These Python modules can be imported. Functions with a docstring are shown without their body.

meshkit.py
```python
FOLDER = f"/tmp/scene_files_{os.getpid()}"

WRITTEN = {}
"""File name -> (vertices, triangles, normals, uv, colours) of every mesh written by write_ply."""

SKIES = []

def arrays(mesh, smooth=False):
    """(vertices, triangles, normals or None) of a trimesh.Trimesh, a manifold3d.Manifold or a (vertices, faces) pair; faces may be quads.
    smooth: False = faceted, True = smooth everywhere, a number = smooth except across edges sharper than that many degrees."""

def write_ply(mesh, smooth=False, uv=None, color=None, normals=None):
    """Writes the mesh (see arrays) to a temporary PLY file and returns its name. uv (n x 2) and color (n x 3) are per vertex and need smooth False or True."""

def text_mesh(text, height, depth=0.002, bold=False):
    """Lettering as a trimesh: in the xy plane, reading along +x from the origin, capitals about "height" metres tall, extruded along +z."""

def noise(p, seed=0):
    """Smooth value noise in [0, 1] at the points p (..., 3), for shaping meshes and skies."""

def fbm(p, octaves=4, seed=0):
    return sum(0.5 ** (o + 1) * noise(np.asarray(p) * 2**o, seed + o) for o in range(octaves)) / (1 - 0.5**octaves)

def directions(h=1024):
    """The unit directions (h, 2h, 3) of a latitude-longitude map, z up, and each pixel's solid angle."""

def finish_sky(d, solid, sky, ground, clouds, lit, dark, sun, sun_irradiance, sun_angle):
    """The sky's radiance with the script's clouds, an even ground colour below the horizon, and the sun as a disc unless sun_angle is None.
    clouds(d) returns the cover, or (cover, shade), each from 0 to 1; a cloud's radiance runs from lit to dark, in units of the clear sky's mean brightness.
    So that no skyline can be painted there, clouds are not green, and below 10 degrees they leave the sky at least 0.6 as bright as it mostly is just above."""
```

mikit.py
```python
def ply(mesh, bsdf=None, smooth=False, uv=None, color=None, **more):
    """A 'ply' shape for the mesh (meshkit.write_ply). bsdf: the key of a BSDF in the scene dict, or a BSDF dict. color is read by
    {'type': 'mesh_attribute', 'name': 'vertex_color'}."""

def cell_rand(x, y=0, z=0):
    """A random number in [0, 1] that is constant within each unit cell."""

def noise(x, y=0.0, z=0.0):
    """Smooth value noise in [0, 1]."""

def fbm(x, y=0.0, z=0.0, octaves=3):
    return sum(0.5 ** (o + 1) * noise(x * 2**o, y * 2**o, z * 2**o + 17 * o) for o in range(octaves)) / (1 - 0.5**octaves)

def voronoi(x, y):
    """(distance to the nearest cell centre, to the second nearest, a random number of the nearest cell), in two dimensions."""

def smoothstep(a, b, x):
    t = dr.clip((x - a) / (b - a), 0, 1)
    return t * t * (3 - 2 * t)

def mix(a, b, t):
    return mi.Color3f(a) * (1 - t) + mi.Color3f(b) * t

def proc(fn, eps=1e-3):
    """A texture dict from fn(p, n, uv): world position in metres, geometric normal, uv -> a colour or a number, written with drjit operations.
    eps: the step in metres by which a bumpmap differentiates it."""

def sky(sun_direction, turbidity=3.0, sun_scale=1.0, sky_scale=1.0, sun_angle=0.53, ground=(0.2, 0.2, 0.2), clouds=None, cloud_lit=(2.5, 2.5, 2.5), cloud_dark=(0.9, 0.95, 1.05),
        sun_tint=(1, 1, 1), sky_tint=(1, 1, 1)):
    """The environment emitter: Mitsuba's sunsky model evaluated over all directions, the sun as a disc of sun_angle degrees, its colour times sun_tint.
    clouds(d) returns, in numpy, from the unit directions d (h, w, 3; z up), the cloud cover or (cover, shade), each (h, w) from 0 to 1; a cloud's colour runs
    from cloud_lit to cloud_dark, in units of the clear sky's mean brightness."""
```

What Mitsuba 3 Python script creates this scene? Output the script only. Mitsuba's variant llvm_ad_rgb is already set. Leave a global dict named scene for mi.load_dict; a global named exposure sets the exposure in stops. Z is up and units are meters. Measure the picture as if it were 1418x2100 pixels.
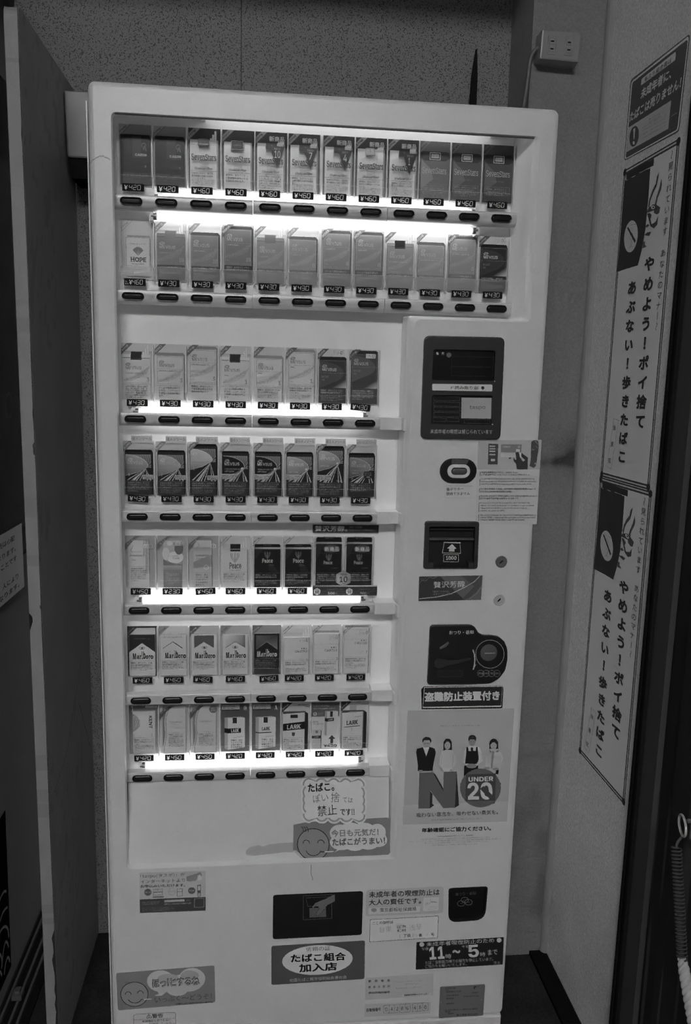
# Cigarette vending machine in a dim alcove, black and white.  z up, metres; x runs along the machine front, y into the alcove.
import math, glob, random
import numpy as np, trimesh, shapely, mitsuba as mi, drjit as dr
import mikit, meshkit
from shapely.geometry import Polygon, LineString, box as sbox
from shapely import affinity

T = mi.ScalarTransform4f
scene, labels = {}, {}
rng = random.Random(7)

# ---------------------------------------------------------------- camera, sky, exposure
CAM = np.array([0.26274, -1.66238, 1.580])
FWD, DOWN = np.array([0.10393, 0.98127, -0.16218]), np.array([0.006894, -0.163772, -0.986474])
scene['camera'] = {'type': 'perspective', 'fov': 2 * math.degrees(math.atan(709 / 1615.15)), 'fov_axis': 'x', 'near_clip': 0.05, 'far_clip': 100.0,
                   'to_world': T().look_at(origin=CAM.tolist(), target=(CAM + FWD).tolist(), up=(-DOWN).tolist())}
exposure = 0.0
SKY = 1.6
TUBE = 4.0
CEIL_Y = -0.30           # front edge of the soffit
LAMP = (-0.15, -5.00, 4.30)
LAMP_RADIANCE = 41.0
scene['sky'] = mikit.sky((0.2, -0.5, 0.8), turbidity=6.0, sun_scale=0.0, sky_scale=SKY, ground=(0.18, 0.18, 0.18),
                         clouds=lambda d: (np.ones(d.shape[:2]), np.zeros(d.shape[:2])), cloud_lit=(1.0, 1.0, 1.0), cloud_dark=(0.9, 0.9, 0.9))


def lin(g):
    return g / 12.92 if g < 0.04045 else ((g + 0.055) / 1.055) ** 2.4


# ---------------------------------------------------------------- materials
def rgb(v):
    return {'type': 'rgb', 'value': [v, v, v]}


def mat(name, v, rough=0.5, spec=0.5, metallic=0.0, bump=None, **k):
    b = {'type': 'principled', 'base_color': v if isinstance(v, dict) else rgb(v), 'roughness': rough, 'specular': spec, 'metallic': metallic, **k}
    if bump:
        b = {'type': 'bumpmap', 'arbitrary': bump[0], 'scale': bump[1], 'bsdf': b}
    scene[name] = {'type': 'twosided', 'bsdf': b}


N, FBM, SS = mikit.noise, mikit.fbm, mikit.smoothstep


def speckle(p, n, uv):
    a = N(p.x * 450, p.z * 450, p.y * 450)
    b = N(p.x * 800 + 9, p.z * 800, p.y * 800)
    base = 0.19 + 0.05 * (FBM(p.x * 3, p.z * 3, p.y) - 0.5)
    s = SS(0.60, 0.74, a) * 0.75 + SS(0.66, 0.8, b) * 0.4
    seam = dr.select((dr.abs(p.x - 0.2015) < 0.0016) & (p.y < 0.45), 0.45, 1.0)
    return mi.Color3f(base * (1 - 0.72 * dr.minimum(s, 1.0)) * seam)


def wallpaper(p, n, uv):
    g = N(p.x * 420 + p.y * 420, p.z * 420)
    v = 0.165 + 0.04 * (g - 0.5) + 0.03 * (FBM(p.x * 6 + p.y * 5, p.z * 5, 2.0) - 0.5)
    # the smudge along the corner; low down, a thin grime line and painted-in shade
    q = (p.x - 1.0) * 1.0
    sm = dr.exp(-dr.square((p.z - 1.395 - 0.06 * q) / 0.013)) * SS(0.90, 1.03, p.x) + dr.exp(-dr.square((p.z - 1.42) / 0.045)) * SS(0.97, 1.06, p.x)
    sm *= 0.45 + 0.9 * FBM(p.x * 60, p.z * 60, p.y * 60)
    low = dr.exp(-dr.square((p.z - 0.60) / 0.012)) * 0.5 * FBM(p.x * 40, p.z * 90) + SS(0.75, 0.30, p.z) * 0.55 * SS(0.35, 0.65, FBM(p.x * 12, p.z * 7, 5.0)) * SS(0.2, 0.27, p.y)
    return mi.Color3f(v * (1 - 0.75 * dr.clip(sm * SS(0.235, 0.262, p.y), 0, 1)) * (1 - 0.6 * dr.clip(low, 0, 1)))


def wallpaper_bump(p, n, uv):
    u = p.x + p.y
    return N(u * 210 + 2 * N(u * 60, p.z * 60), p.z * 210 + 2 * N(u * 60 + 7, p.z * 60)) + 0.25 * N(u * 420, p.z * 420)


def fine_grain(p, n, uv):
    g = N(p.y * 700, p.z * 420) * 0.6 + N(p.y * 380 + 5, p.z * 260) * 0.4
    v = 0.66 * (1 + 0.6 * (g - 0.5)) * (1 + 0.1 * (FBM(p.y * 5, p.z * 4, 1.0) - 0.5))
    low_dark = SS(0.55, 0.1, p.z) * 0.35 * FBM(p.y * 9, p.z * 6, 3.0)  # patchily darker towards the floor
    return mi.Color3f(v * (1 - low_dark))


def painted_steel(p, n, uv):
    v = 0.72 * (1 + 0.05 * (FBM(p.x * 9, p.z * 9, p.y * 9) - 0.5)) * (1 + 0.03 * (N(p.x * 420, p.z * 420, p.y * 420) - 0.5))
    c = dr.abs(p.z - (1.985 + 0.010 * dr.sin((p.x + 0.069) * 78) + 0.002 * N(p.x * 300)))   # the cracked film on the left stile
    scr = dr.select((c < 0.0011) & (p.x < -0.034) & (p.x > -0.0735) & (p.y < 0.0), 0.45, 1.0)
    h = dr.abs(p.x - (0.377 + 0.004 * SS(0.475, 0.455, p.z)))
    hair = dr.select((h < 0.0007) & (p.z < 0.495) & (p.z > 0.455) & (p.y < 0), 0.35, 1.0)
    sp = SS(0.90, 0.94, N(p.x * 210 + 31, p.z * 210)) * SS(0.66, 0.72, N(p.x * 17, p.z * 15 + 4))
    return mi.Color3f(v * scr * hair * (1 - 0.07 * sp))


def worn_board(p, n, uv):
    v = 0.23 * (1 + 0.16 * (FBM(p.y * 14 + p.x * 30, p.z * 11, 3.0) - 0.5)) * (1 + 0.06 * (N(p.x * 500, p.z * 500, p.y * 500) - 0.5))
    sc = SS(0.73, 0.78, N(p.y * 60 - p.z * 25, p.z * 30 + p.y * 12)) * SS(0.5, 0.6, N(p.y * 7, p.z * 4))
    return mi.Color3f(v * (1 - 0.12 * sc))


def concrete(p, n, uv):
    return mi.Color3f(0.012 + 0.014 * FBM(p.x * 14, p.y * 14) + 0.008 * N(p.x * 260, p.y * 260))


def dark_steel(p, n, uv):
    st = SS(0.62, 0.85, N(p.y * 70, p.z * 3)) * 0.05
    return mi.Color3f(0.016 + st * 0.6 + 0.014 * FBM(p.y * 12, p.z * 6))


mat('m_machine', mikit.proc(painted_steel), 0.42, 0.4)
mat('m_lining', 0.86, 0.5, 0.3)
mat('m_bar', 0.50, 0.32, 0.6)
mat('m_black', 0.012, 0.28, 0.25)
mat('m_charcoal', 0.024, 0.4, 0.3)
mat('m_button', 0.008, 0.28, 0.25)
mat('m_smoke', 0.008, 0.15, 0.25)
mat('m_white', 0.76, 0.4, 0.4)
mat('m_grey', 0.30, 0.4, 0.4)
mat('m_acryl', 0.80, 0.25, 0.5)
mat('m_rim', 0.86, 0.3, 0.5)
mat('m_dial', 0.07, 0.35, 0.4)
mat('m_chrome', 0.55, 0.3, 0.5, 0.45)
mat('m_dull_metal', 0.13, 0.4, 0.5, 0.4)
mat('m_plate', 0.24, 0.4, 0.5, 0.5)
mat('m_print', {'type': 'mesh_attribute', 'name': 'vertex_color'}, 0.5, 0.15)
mat('m_gloss', {'type': 'mesh_attribute', 'name': 'vertex_color'}, 0.3, 0.22)
mat('m_paper', 0.70, 0.6, 0.25)
mat('m_speckle', mikit.proc(speckle), 0.8, 0.2)
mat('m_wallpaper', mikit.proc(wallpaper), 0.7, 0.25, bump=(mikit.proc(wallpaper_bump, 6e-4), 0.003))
mat('m_grain', mikit.proc(fine_grain), 0.65, 0.3)
mat('m_board', mikit.proc(worn_board), 0.55, 0.35)
mat('m_pavement', 0.18, 0.8, 0.2)
mat('m_ceiling', 0.45, 0.8, 0.2)
mat('m_dark_glass', 0.006, 0.2, 0.15)
mat('m_plaster', 0.22, 0.7, 0.25)
mat('m_cable', 0.085, 0.45, 0.4)
mat('m_socket', 0.17, 0.35, 0.5)
mat('m_rope', 0.34, 0.8, 0.2)
scene['m_dark_steel'] = {'type': 'twosided', 'bsdf': {'type': 'diffuse', 'reflectance': mikit.proc(dark_steel)}}
scene['m_post'] = {'type': 'twosided', 'bsdf': {'type': 'diffuse', 'reflectance': rgb(0.05)}}
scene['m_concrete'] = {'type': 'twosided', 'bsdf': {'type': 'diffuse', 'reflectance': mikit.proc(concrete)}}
scene['m_board_gap'] = {'type': 'twosided', 'bsdf': {'type': 'diffuse', 'reflectance': rgb(0.008)}}
scene['m_black_matt'] = {'type': 'twosided', 'bsdf': {'type': 'diffuse', 'reflectance': rgb(0.012)}}
scene['m_spring'] = {'type': 'twosided', 'bsdf': {'type': 'diffuse', 'reflectance': rgb(0.05)}}
scene['m_poster_black'] = {'type': 'twosided', 'bsdf': {'type': 'diffuse', 'reflectance': rgb(0.012)}}
scene['m_clear'] = {'type': 'thindielectric', 'int_ior': 1.49}
scene['m_frost'] = {'type': 'blendbsdf', 'weight': 0.10, 'a': {'type': 'thindielectric', 'int_ior': 1.49}, 'b': {'type': 'twosided', 'bsdf': {'type': 'diffuse', 'reflectance': rgb(0.8)}}}


# ---------------------------------------------------------------- helpers
def add(key, mesh, m, smooth=False, parent=None, label=None, **k):
    base = (parent + '__' if parent else '') + key
    name, i = base, 0
    while name in scene or (parent is None and any(s.startswith(name + '__') for s in scene)):
        i += 1
        name = '%s_%03d' % (base, i)
    scene[name] = mikit.ply(mesh, m, smooth=smooth, **k) if not isinstance(mesh, dict) else mesh
    if label:
        labels[name] = {'label': label}
    return name


USED = set()


def thing(name, label, cat, group=None):
    key, i = name, 0
    while key in USED:
        i += 1
        key = '%s_%03d' % (name, i)
    USED.add(key)
    labels[key] = {'label': label, 'category': cat}
    if group:
        labels[key]['group'] = group
    return key


def struct(name, mesh, m, smooth=False, label=None):
    scene[name] = mikit.ply(mesh, m, smooth=smooth)
    labels[name] = {'kind': 'structure'}
    if label:
        labels[name]['label'] = label
    USED.add(name)
    return name


def bx(x0, x1, y0, y1, z0, z1):
    m = trimesh.creation.box((x1 - x0, y1 - y0, z1 - z0))
    m.apply_translation(((x0 + x1) / 2, (y0 + y1) / 2, (z0 + z1) / 2))
    return m


def cat(*ms):
    return trimesh.util.concatenate(list(ms))


def earcut(poly):
    v, f = trimesh.creation.triangulate_polygon(poly, engine='earcut')
    a = v[f]
    s = (a[:, 1, 0] - a[:, 0, 0]) * (a[:, 2, 1] - a[:, 0, 1]) - (a[:, 1, 1] - a[:, 0, 1]) * (a[:, 2, 0] - a[:, 0, 0])
    f = f.copy()
    f[s < 0] = f[s < 0][:, ::-1]
    return np.asarray(v, float), f


class Plane:
    """A frame for flat work: origin, u, v and the outward normal; local units are millimetres."""

    def __init__(s, o, u, v, n):
        s.o, s.u, s.v, s.n = (np.asarray(q, float) for q in (o, u, v, n))

    def __call__(s, uv, d=0.0):
        uv = np.asarray(uv, float)
        d = np.broadcast_to(d, (len(uv),))
        return s.o + uv[:, :1] * 1e-3 * s.u + uv[:, 1:] * 1e-3 * s.v + d[:, None] * 1e-3 * s.n

    def moved(s, du, dv, dn=0.0, deg=0.0):
        c, t = math.cos(math.radians(deg)), math.sin(math.radians(deg))
        return Plane(s.o + (du * s.u + dv * s.v + dn * s.n) * 1e-3, c * s.u + t * s.v, c * s.v - t * s.u, s.n)


def front(y):
    return Plane((0, y, 0), (1, 0, 0), (0, 0, 1), (0, -1, 0))


def right_wall(x):
    return Plane((x, 0, 0), (0, -1, 0), (0, 0, 1), (-1, 0, 0))


def left_wall(x):
    return Plane((x, 0, 0), (0, 1, 0), (0, 0, 1), (1, 0, 0))


def rr(x0, z0, x1, z1, r, n=6):
    r = max(r, 0.01)
    out = []
    for cx, cz, a0 in ((x1 - r, z0 + r, -90), (x1 - r, z1 - r, 0), (x0 + r, z1 - r, 90), (x0 + r, z0 + r, 180)):
        for i in range(n + 1):
            a = math.radians(a0 + 90 * i / n)
            out.append((cx + r * math.cos(a), cz + r * math.sin(a)))
    return np.array(out)


def circle(cx, cz, r, n=32, rz=None):
    a = np.arange(n) * 2 * np.pi / n
    return np.stack([cx + r * np.cos(a), cz + (rz or r) * np.sin(a)], 1)


def rounded(pts, radii, n=5):
    """Rounds the corners of a closed polygon; radius per corner."""
    pts, out = [np.array(p, float) for p in pts], []
    for i, p in enumerate(pts):
        a, b, r = pts[i - 1], pts[(i + 1) % len(pts)], radii[i] if hasattr(radii, '__len__') else radii
        da, db = (a - p) / np.linalg.norm(a - p), (b - p) / np.linalg.norm(b - p)
        p0, p1 = p + da * r, p + db * r
        for k in range(n + 1):
            t = k / n
            out.append((1 - t) ** 2 * p0 + 2 * t * (1 - t) * p + t * t * p1)
    return np.array(out)


def loft(pl, loops, cap0=False, cap1=True, holes=()):
    """Skin between loops [(points, height mm)] of equal length, counter-clockwise seen from the front; optional caps."""
    V, F, at = [], [], 0
    n = len(loops[0][0])
    for p, h in loops:
        V.append(pl(p, h))
    i = np.arange(n)
    j = (i + 1) % n
    for k in range(len(loops) - 1):
        a, b = k * n, (k + 1) * n
        F.append(np.stack([a + i, a + j, b + j], 1))
        F.append(np.stack([a + i, b + j, b + i], 1))
    at = n * len(loops)
    for on, (p, h), flip in ((cap1, loops[-1], False), (cap0, loops[0], True)):
        if on:
            v, f = earcut(Polygon(p, holes if not flip else ()))
            V.append(pl(v, h))
            F.append((f[:, ::-1] if flip else f) + at)
            at += len(v)
    return trimesh.Trimesh(np.vstack(V), np.vstack(F), process=False)


def inset(p, d):
    """Shrinks a convex-ish loop by d mm keeping its vertex count."""
    p = np.asarray(p, float)
    e = np.roll(p, -1, 0) - p
    L = np.linalg.norm(e, axis=1, keepdims=True)
    e = e / np.maximum(L, 1e-9)
    nrm = np.stack([-e[:, 1], e[:, 0]], 1)
    m = nrm + np.roll(nrm, 1, 0)
    m /= np.maximum(np.linalg.norm(m, axis=1, keepdims=True), 1e-9)
    c = np.maximum((m * nrm).sum(1, keepdims=True), 0.5)
    return p + m * d / c


def plate(pl, pts, h, ch=0.6, h0=0.0):
    """A solid plate with a rounded front edge."""
    return loft(pl, [(pts, h0), (pts, h - ch), (inset(pts, ch * 0.3), h - ch * 0.3), (inset(pts, ch), h)], cap0=True)


def tube(points, r, sides=10, caps=True):
    p = np.asarray(points, float)
    t = np.gradient(p, axis=0)
    t /= np.linalg.norm(t, axis=1, keepdims=True)
    a = np.cross(t[0], (0, 0, 1.0) if abs(t[0, 2]) < 0.9 else (1.0, 0, 0))
    V = []
    rad = np.broadcast_to(r, (len(p),))
    for k in range(len(p)):
        a = a - t[k] * (a @ t[k])
        a /= np.linalg.norm(a)
        b = np.cross(t[k], a)
        ang = np.arange(sides) * 2 * np.pi / sides
        V.append(p[k] + rad[k] * (np.cos(ang)[:, None] * a + np.sin(ang)[:, None] * b))
    V = np.vstack(V)
    i, j = np.meshgrid(np.arange(len(p) - 1), np.arange(sides), indexing='ij')
    q = np.stack([i * sides + j, i * sides + (j + 1) % sides, (i + 1) * sides + (j + 1) % sides, (i + 1) * sides + j], -1).reshape(-1, 4)
    F = np.vstack([q[:, [0, 1, 2]], q[:, [0, 2, 3]]])
    if caps:
        n = len(V)
        V = np.vstack([V, p[:1], p[-1:]])
        k = np.arange(sides)
        F = np.vstack([F, np.stack([(k + 1) % sides, k, k * 0 + n], 1), np.stack([n - sides + k, n - sides + (k + 1) % sides, k * 0 + n + 1], 1)])
    return trimesh.Trimesh(V, F, process=False)


def spline(pts, n=40):
    from scipy.interpolate import CubicSpline
    pts = np.array(pts, float)
    d = np.r_[0, np.cumsum(np.linalg.norm(np.diff(pts, axis=0), axis=1))]
    return CubicSpline(d, pts)(np.linspace(0, d[-1], n))


# ---------------------------------------------------------------- lettering and flat print
from PIL import Image, ImageDraw, ImageFont
_dir = glob.glob('/opt/blender-*/*/datafiles/fonts/')
_files = {'j': 'Noto Sans CJK Regular.woff2', 'i': 'Inter.woff2'}
_fonts, _glyphs = {}, {}
WEIGHT = {'m': 560, 'b': 820}


def font(kind, res):
    if (kind, res) not in _fonts:
        try:
            _fonts[kind, res] = ImageFont.truetype(_dir[0] + _files[kind if kind in _files else 'i'], res)
            if kind in WEIGHT:
                _fonts[kind, res].set_variation_by_axes([14, WEIGHT[kind]])
        except Exception:
            _fonts[kind, res] = ImageFont.truetype(_dir[0] + _files['i'], res)
    return _fonts[kind, res]


SERIF_FOOT, SERIF_HEAD = set('HPEIMNRKAFLTBhiklmnrf1'), set('HPEIMNRKVUBLDuvwxnmrilhkF')


def glyph(ch, bold=0.0, res=64, kind='j', serif=False):
    """(advance, vertices, triangles) of one character in em units, traced once."""
    key = (ch, bold, res, kind, serif)
    if key in _glyphs:
        return _glyphs[key]
    f = font(kind, res)
    adv = f.getlength(ch) / res
    x0, y0, x1, y1 = f.getbbox(ch, anchor='ls')
    if x1 <= x0 or y1 <= y0 or ch in ' \u3000':
        _glyphs[key] = (adv, np.zeros((0, 2)), np.zeros((0, 3), int))
        return _glyphs[key]
    im = Image.new('L', (x1 - x0 + 8, y1 - y0 + 8))
    ImageDraw.Draw(im).text((4 - x0, 4 - y0), ch, 255, f, anchor='ls')
    on = np.pad(np.asarray(im) > 115, ((0, 0), (1, 1))).astype(np.int8)
    d = np.diff(on, axis=1)
    rows, st = np.nonzero(d == 1)
    en = np.nonzero(d == -1)[1]
    g = shapely.union_all(shapely.box(st, -rows - 1, en, -rows)).buffer(0.45).buffer(-0.45).simplify(0.6)
    g = affinity.affine_transform(g, [1 / res, 0, 0, 1 / res, (x0 - 4) / res, (4 - y0) / res])
    if bold:
        g = g.buffer(bold, quad_segs=2).simplify(0.006)
    if serif:
        ext = [g]
        gx0, gy0, gx1, gy1 = g.bounds
        for lvl, chars, sg in ((gy0 + 0.014, SERIF_FOOT, 0), (gy1 - 0.014, SERIF_HEAD, 1)):
            if ch in chars:
                cut = g.intersection(LineString([(gx0 - 1, lvl), (gx1 + 1, lvl)]))
                for sgm in getattr(cut, 'geoms', [cut]):
                    if sgm.length < 0.26 and not sgm.is_empty:
                        a, b = sgm.bounds[0], sgm.bounds[2]
                        lo, hi = (gy0, gy0 + 0.055) if sg == 0 else (gy1 - 0.055, gy1)
                        ext.append(sbox(a - 0.10, lo, b + (0.10 if sg == 0 or ch.isupper() else 0.01), hi))
        g = shapely.union_all(ext)
    V, F, at = [], [], 0
    for q in getattr(g, 'geoms', [g]):
        if q.area > 1e-6:
            v, t = earcut(q)
            V.append(v)
            F.append(t + at)
            at += len(v)
    _glyphs[key] = (adv, np.vstack(V), np.vstack(F)) if V else (adv, np.zeros((0, 2)), np.zeros((0, 3), int))
    return _glyphs[key]


def layout(text, bold, res, kind, serif=False, track=0.0):
    x, V, F, at = 0.0, [], [], 0
    for ch in text:
        a, v, f = glyph(ch, bold, res, kind, serif)
        if len(v):
            V.append(v + [x, 0])
            F.append(f + at)
            at += len(v)
        x += a + track
    return (np.vstack(V), np.vstack(F), x) if V else (np.zeros((0, 2)), np.zeros((0, 3), int), x)


class Art:
    """Flat print: coloured shapes and lettering in millimetres, each lying a hair above the one before."""
    STEP = 0.02

    def __init__(s, gw=0.68):
        s.V, s.F, s.C, s.n, s.lv, s.gw = [], [], [], 0, 0, gw

    def alb(s, g):
        return min(0.85, 0.72 * lin(g) / lin(s.gw))

    def put(s, v, f, a, shade=None, same=False):
        if not len(v):
            return s
        s.lv += 0 if same else 1
        s.V.append(np.hstack([v, np.full((len(v), 1), s.STEP * s.lv)]))
        s.F.append(np.asarray(f) + s.n)
        s.C.append(np.full((len(v), 3), a) if shade is None else np.repeat(np.asarray(shade)[:, None], 3, 1))
        s.n += len(v)
        return s

    def shape(s, a, g):
        same = False
        for q in getattr(g, 'geoms', [g]):
            if q.area > 1e-7:
                s.put(*earcut(q), a, same=same)
                same = True
        return s

    def P(s, g, pts, a=None):
        q = Polygon(pts)
        return s.shape(s.alb(g) if a is None else a, q if q.is_valid else q.buffer(0))

    def R(s, g, x0, z0, x1, z1, r=0):
        return s.P(g, rr(x0, z0, x1, z1, r, 4) if r else [(x0, z0), (x1, z0), (x1, z1), (x0, z1)])

    def grad(s, g0, g1, x0, z0, x1, z1, across=False):
        """A printed tint that runs from g0 (bottom or left) to g1."""
        v = np.array([(x0, z0), (x1, z0), (x1, z1), (x0, z1)], float)
        a, b = s.alb(g0), s.alb(g1)
        return s.put(v, [[0, 1, 2], [0, 2, 3]], 0, [a, b, b, a] if across else [a, a, b, b])

    def E(s, g, cx, cz, rx, rz=None, ring=0):
        p = circle(cx, cz, rx, 24, rz)
        return s.L(g, ring, list(p) + [p[0]]) if ring else s.P(g, p)

    def L(s, g, w, pts, a=None):
        return s.shape(s.alb(g) if a is None else a, LineString(pts).buffer(w / 2, cap_style='flat', quad_segs=2))

    def text3(s, a, t, bl, br, tl, bold=0.0, kind='j', serif=False):
        bl, br, tl = (np.array(q, float) for q in (bl, br, tl))
        h = np.linalg.norm(tl - bl)
        res = 26 if h < 2.4 else (40 if h < 5 else (64 if h < 22 else 96))
        bold = min(bold, .012) if h < 4 else bold
        if bold >= .03 and t.isascii():
            kind, bold = 'b', 0.0
        elif bold >= .012 and t.isascii() and serif:
            kind, bold = 'm', 0.0
        v, f, _ = layout(t, bold, res, kind, serif)
        if not len(v):
            return s
        lo, hi = v.min(0), v.max(0)
        q = (v - lo) / np.maximum(hi - lo, 1e-6)
        return s.put(bl + q[:, :1] * (br - bl) + q[:, 1:] * (tl - bl), f, a)

    def T(s, g, t, x0, x1, z, h, bold=0.0, kind='i', serif=False, lean=0.0):
        return s.text3(s.alb(g), t, (x0, z), (x1, z), (x0 + lean * h, z + h), bold, kind, serif)

    def at(s, g, t, x, z, size, bold=0.0, wmax=None, kind='j'):
        v, f, w = layout(t, min(bold, .012) if size < 6 else bold, 26 if size < 2.6 else 48, kind)
        k = size if not wmax or w * size <= wmax else wmax / w
        return s.put(v * [k, size] + [x, z], f, s.alb(g))

    def ops(s, name):
        """Reads one of the measured prints in D."""
        ox, oz, body = D[name]
        for ln in body.split('\n'):
            k, g, *r = ln.split('|')
            a = int(g) / 1000
            pts = lambda t: [((float(q.split(',')[0]) + ox) / 10, (float(q.split(',')[1]) + oz) / 10) for q in t.split()]
            if k == 'P':
                s.P(0, pts(r[0]), a)
            elif k == 'Q':
                p = pts(r[1])[::-1]
                s.P(0, rounded(p, float(r[0])) if float(r[0]) > 0 else p, a)
            elif k in 'EA':
                c, u, v = (np.array(q) for q in pts(r[-1]))
                w = float(r[0])
                a0, a1, n = (0, 360, 28) if k == 'E' else (int(r[1]), int(r[2]), 12)
                th = np.radians(np.linspace(a0, a1, n + 1))[:, None]
                p = c + np.cos(th) * (u - c) + np.sin(th) * (v - c)
                s.L(0, w, p, a) if w else s.P(0, p[:-1], a)
            elif k == 'L':
                s.L(0, float(r[0]), pts(r[1]), a)
            elif k == 'T':
                s.text3(a, r[2], *pts(r[1]), float(r[0]))
            elif k == 'V':
                p0, p1 = (np.array(q) for q in pts(r[3]))
                w, h = float(r[1]), float(r[2])
                for i, ch in enumerate(r[4]):
                    c = p0 + (p1 - p0) * i / max(len(r[4]) - 1, 1)
                    if ch in '〜ー':
                        v, f, _ = layout(ch, float(r[0]), 64, 'j')
                        m = (v.max(0) + v.min(0)) / 2
                        v = (v - m)[:, ::-1] * [1, -1] * [w * 0.9, h * 1.05] + c
                        s.put(v, f, a)
                    elif ch != '\u3000':
                        v, f, _ = layout(ch, float(r[0]), 64, 'j')
                        v = (v - [0.5, 0.38]) if ch not in '！' else (v - (v.max(0) + v.min(0)) / 2)
                        s.put(v * [w, h] + c, f, a)
        return s

    def mesh(s, pl):
        v = np.vstack(s.V)
        return trimesh.Trimesh(pl(v[:, :2], v[:, 2]), np.vstack(s.F), process=False), np.vstack(s.C)

    def add(s, key, pl, parent, m='m_print', label=None):
        mesh, c = s.mesh(pl)
        return add(key, mesh, m, False, parent, label, color=c)


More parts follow.
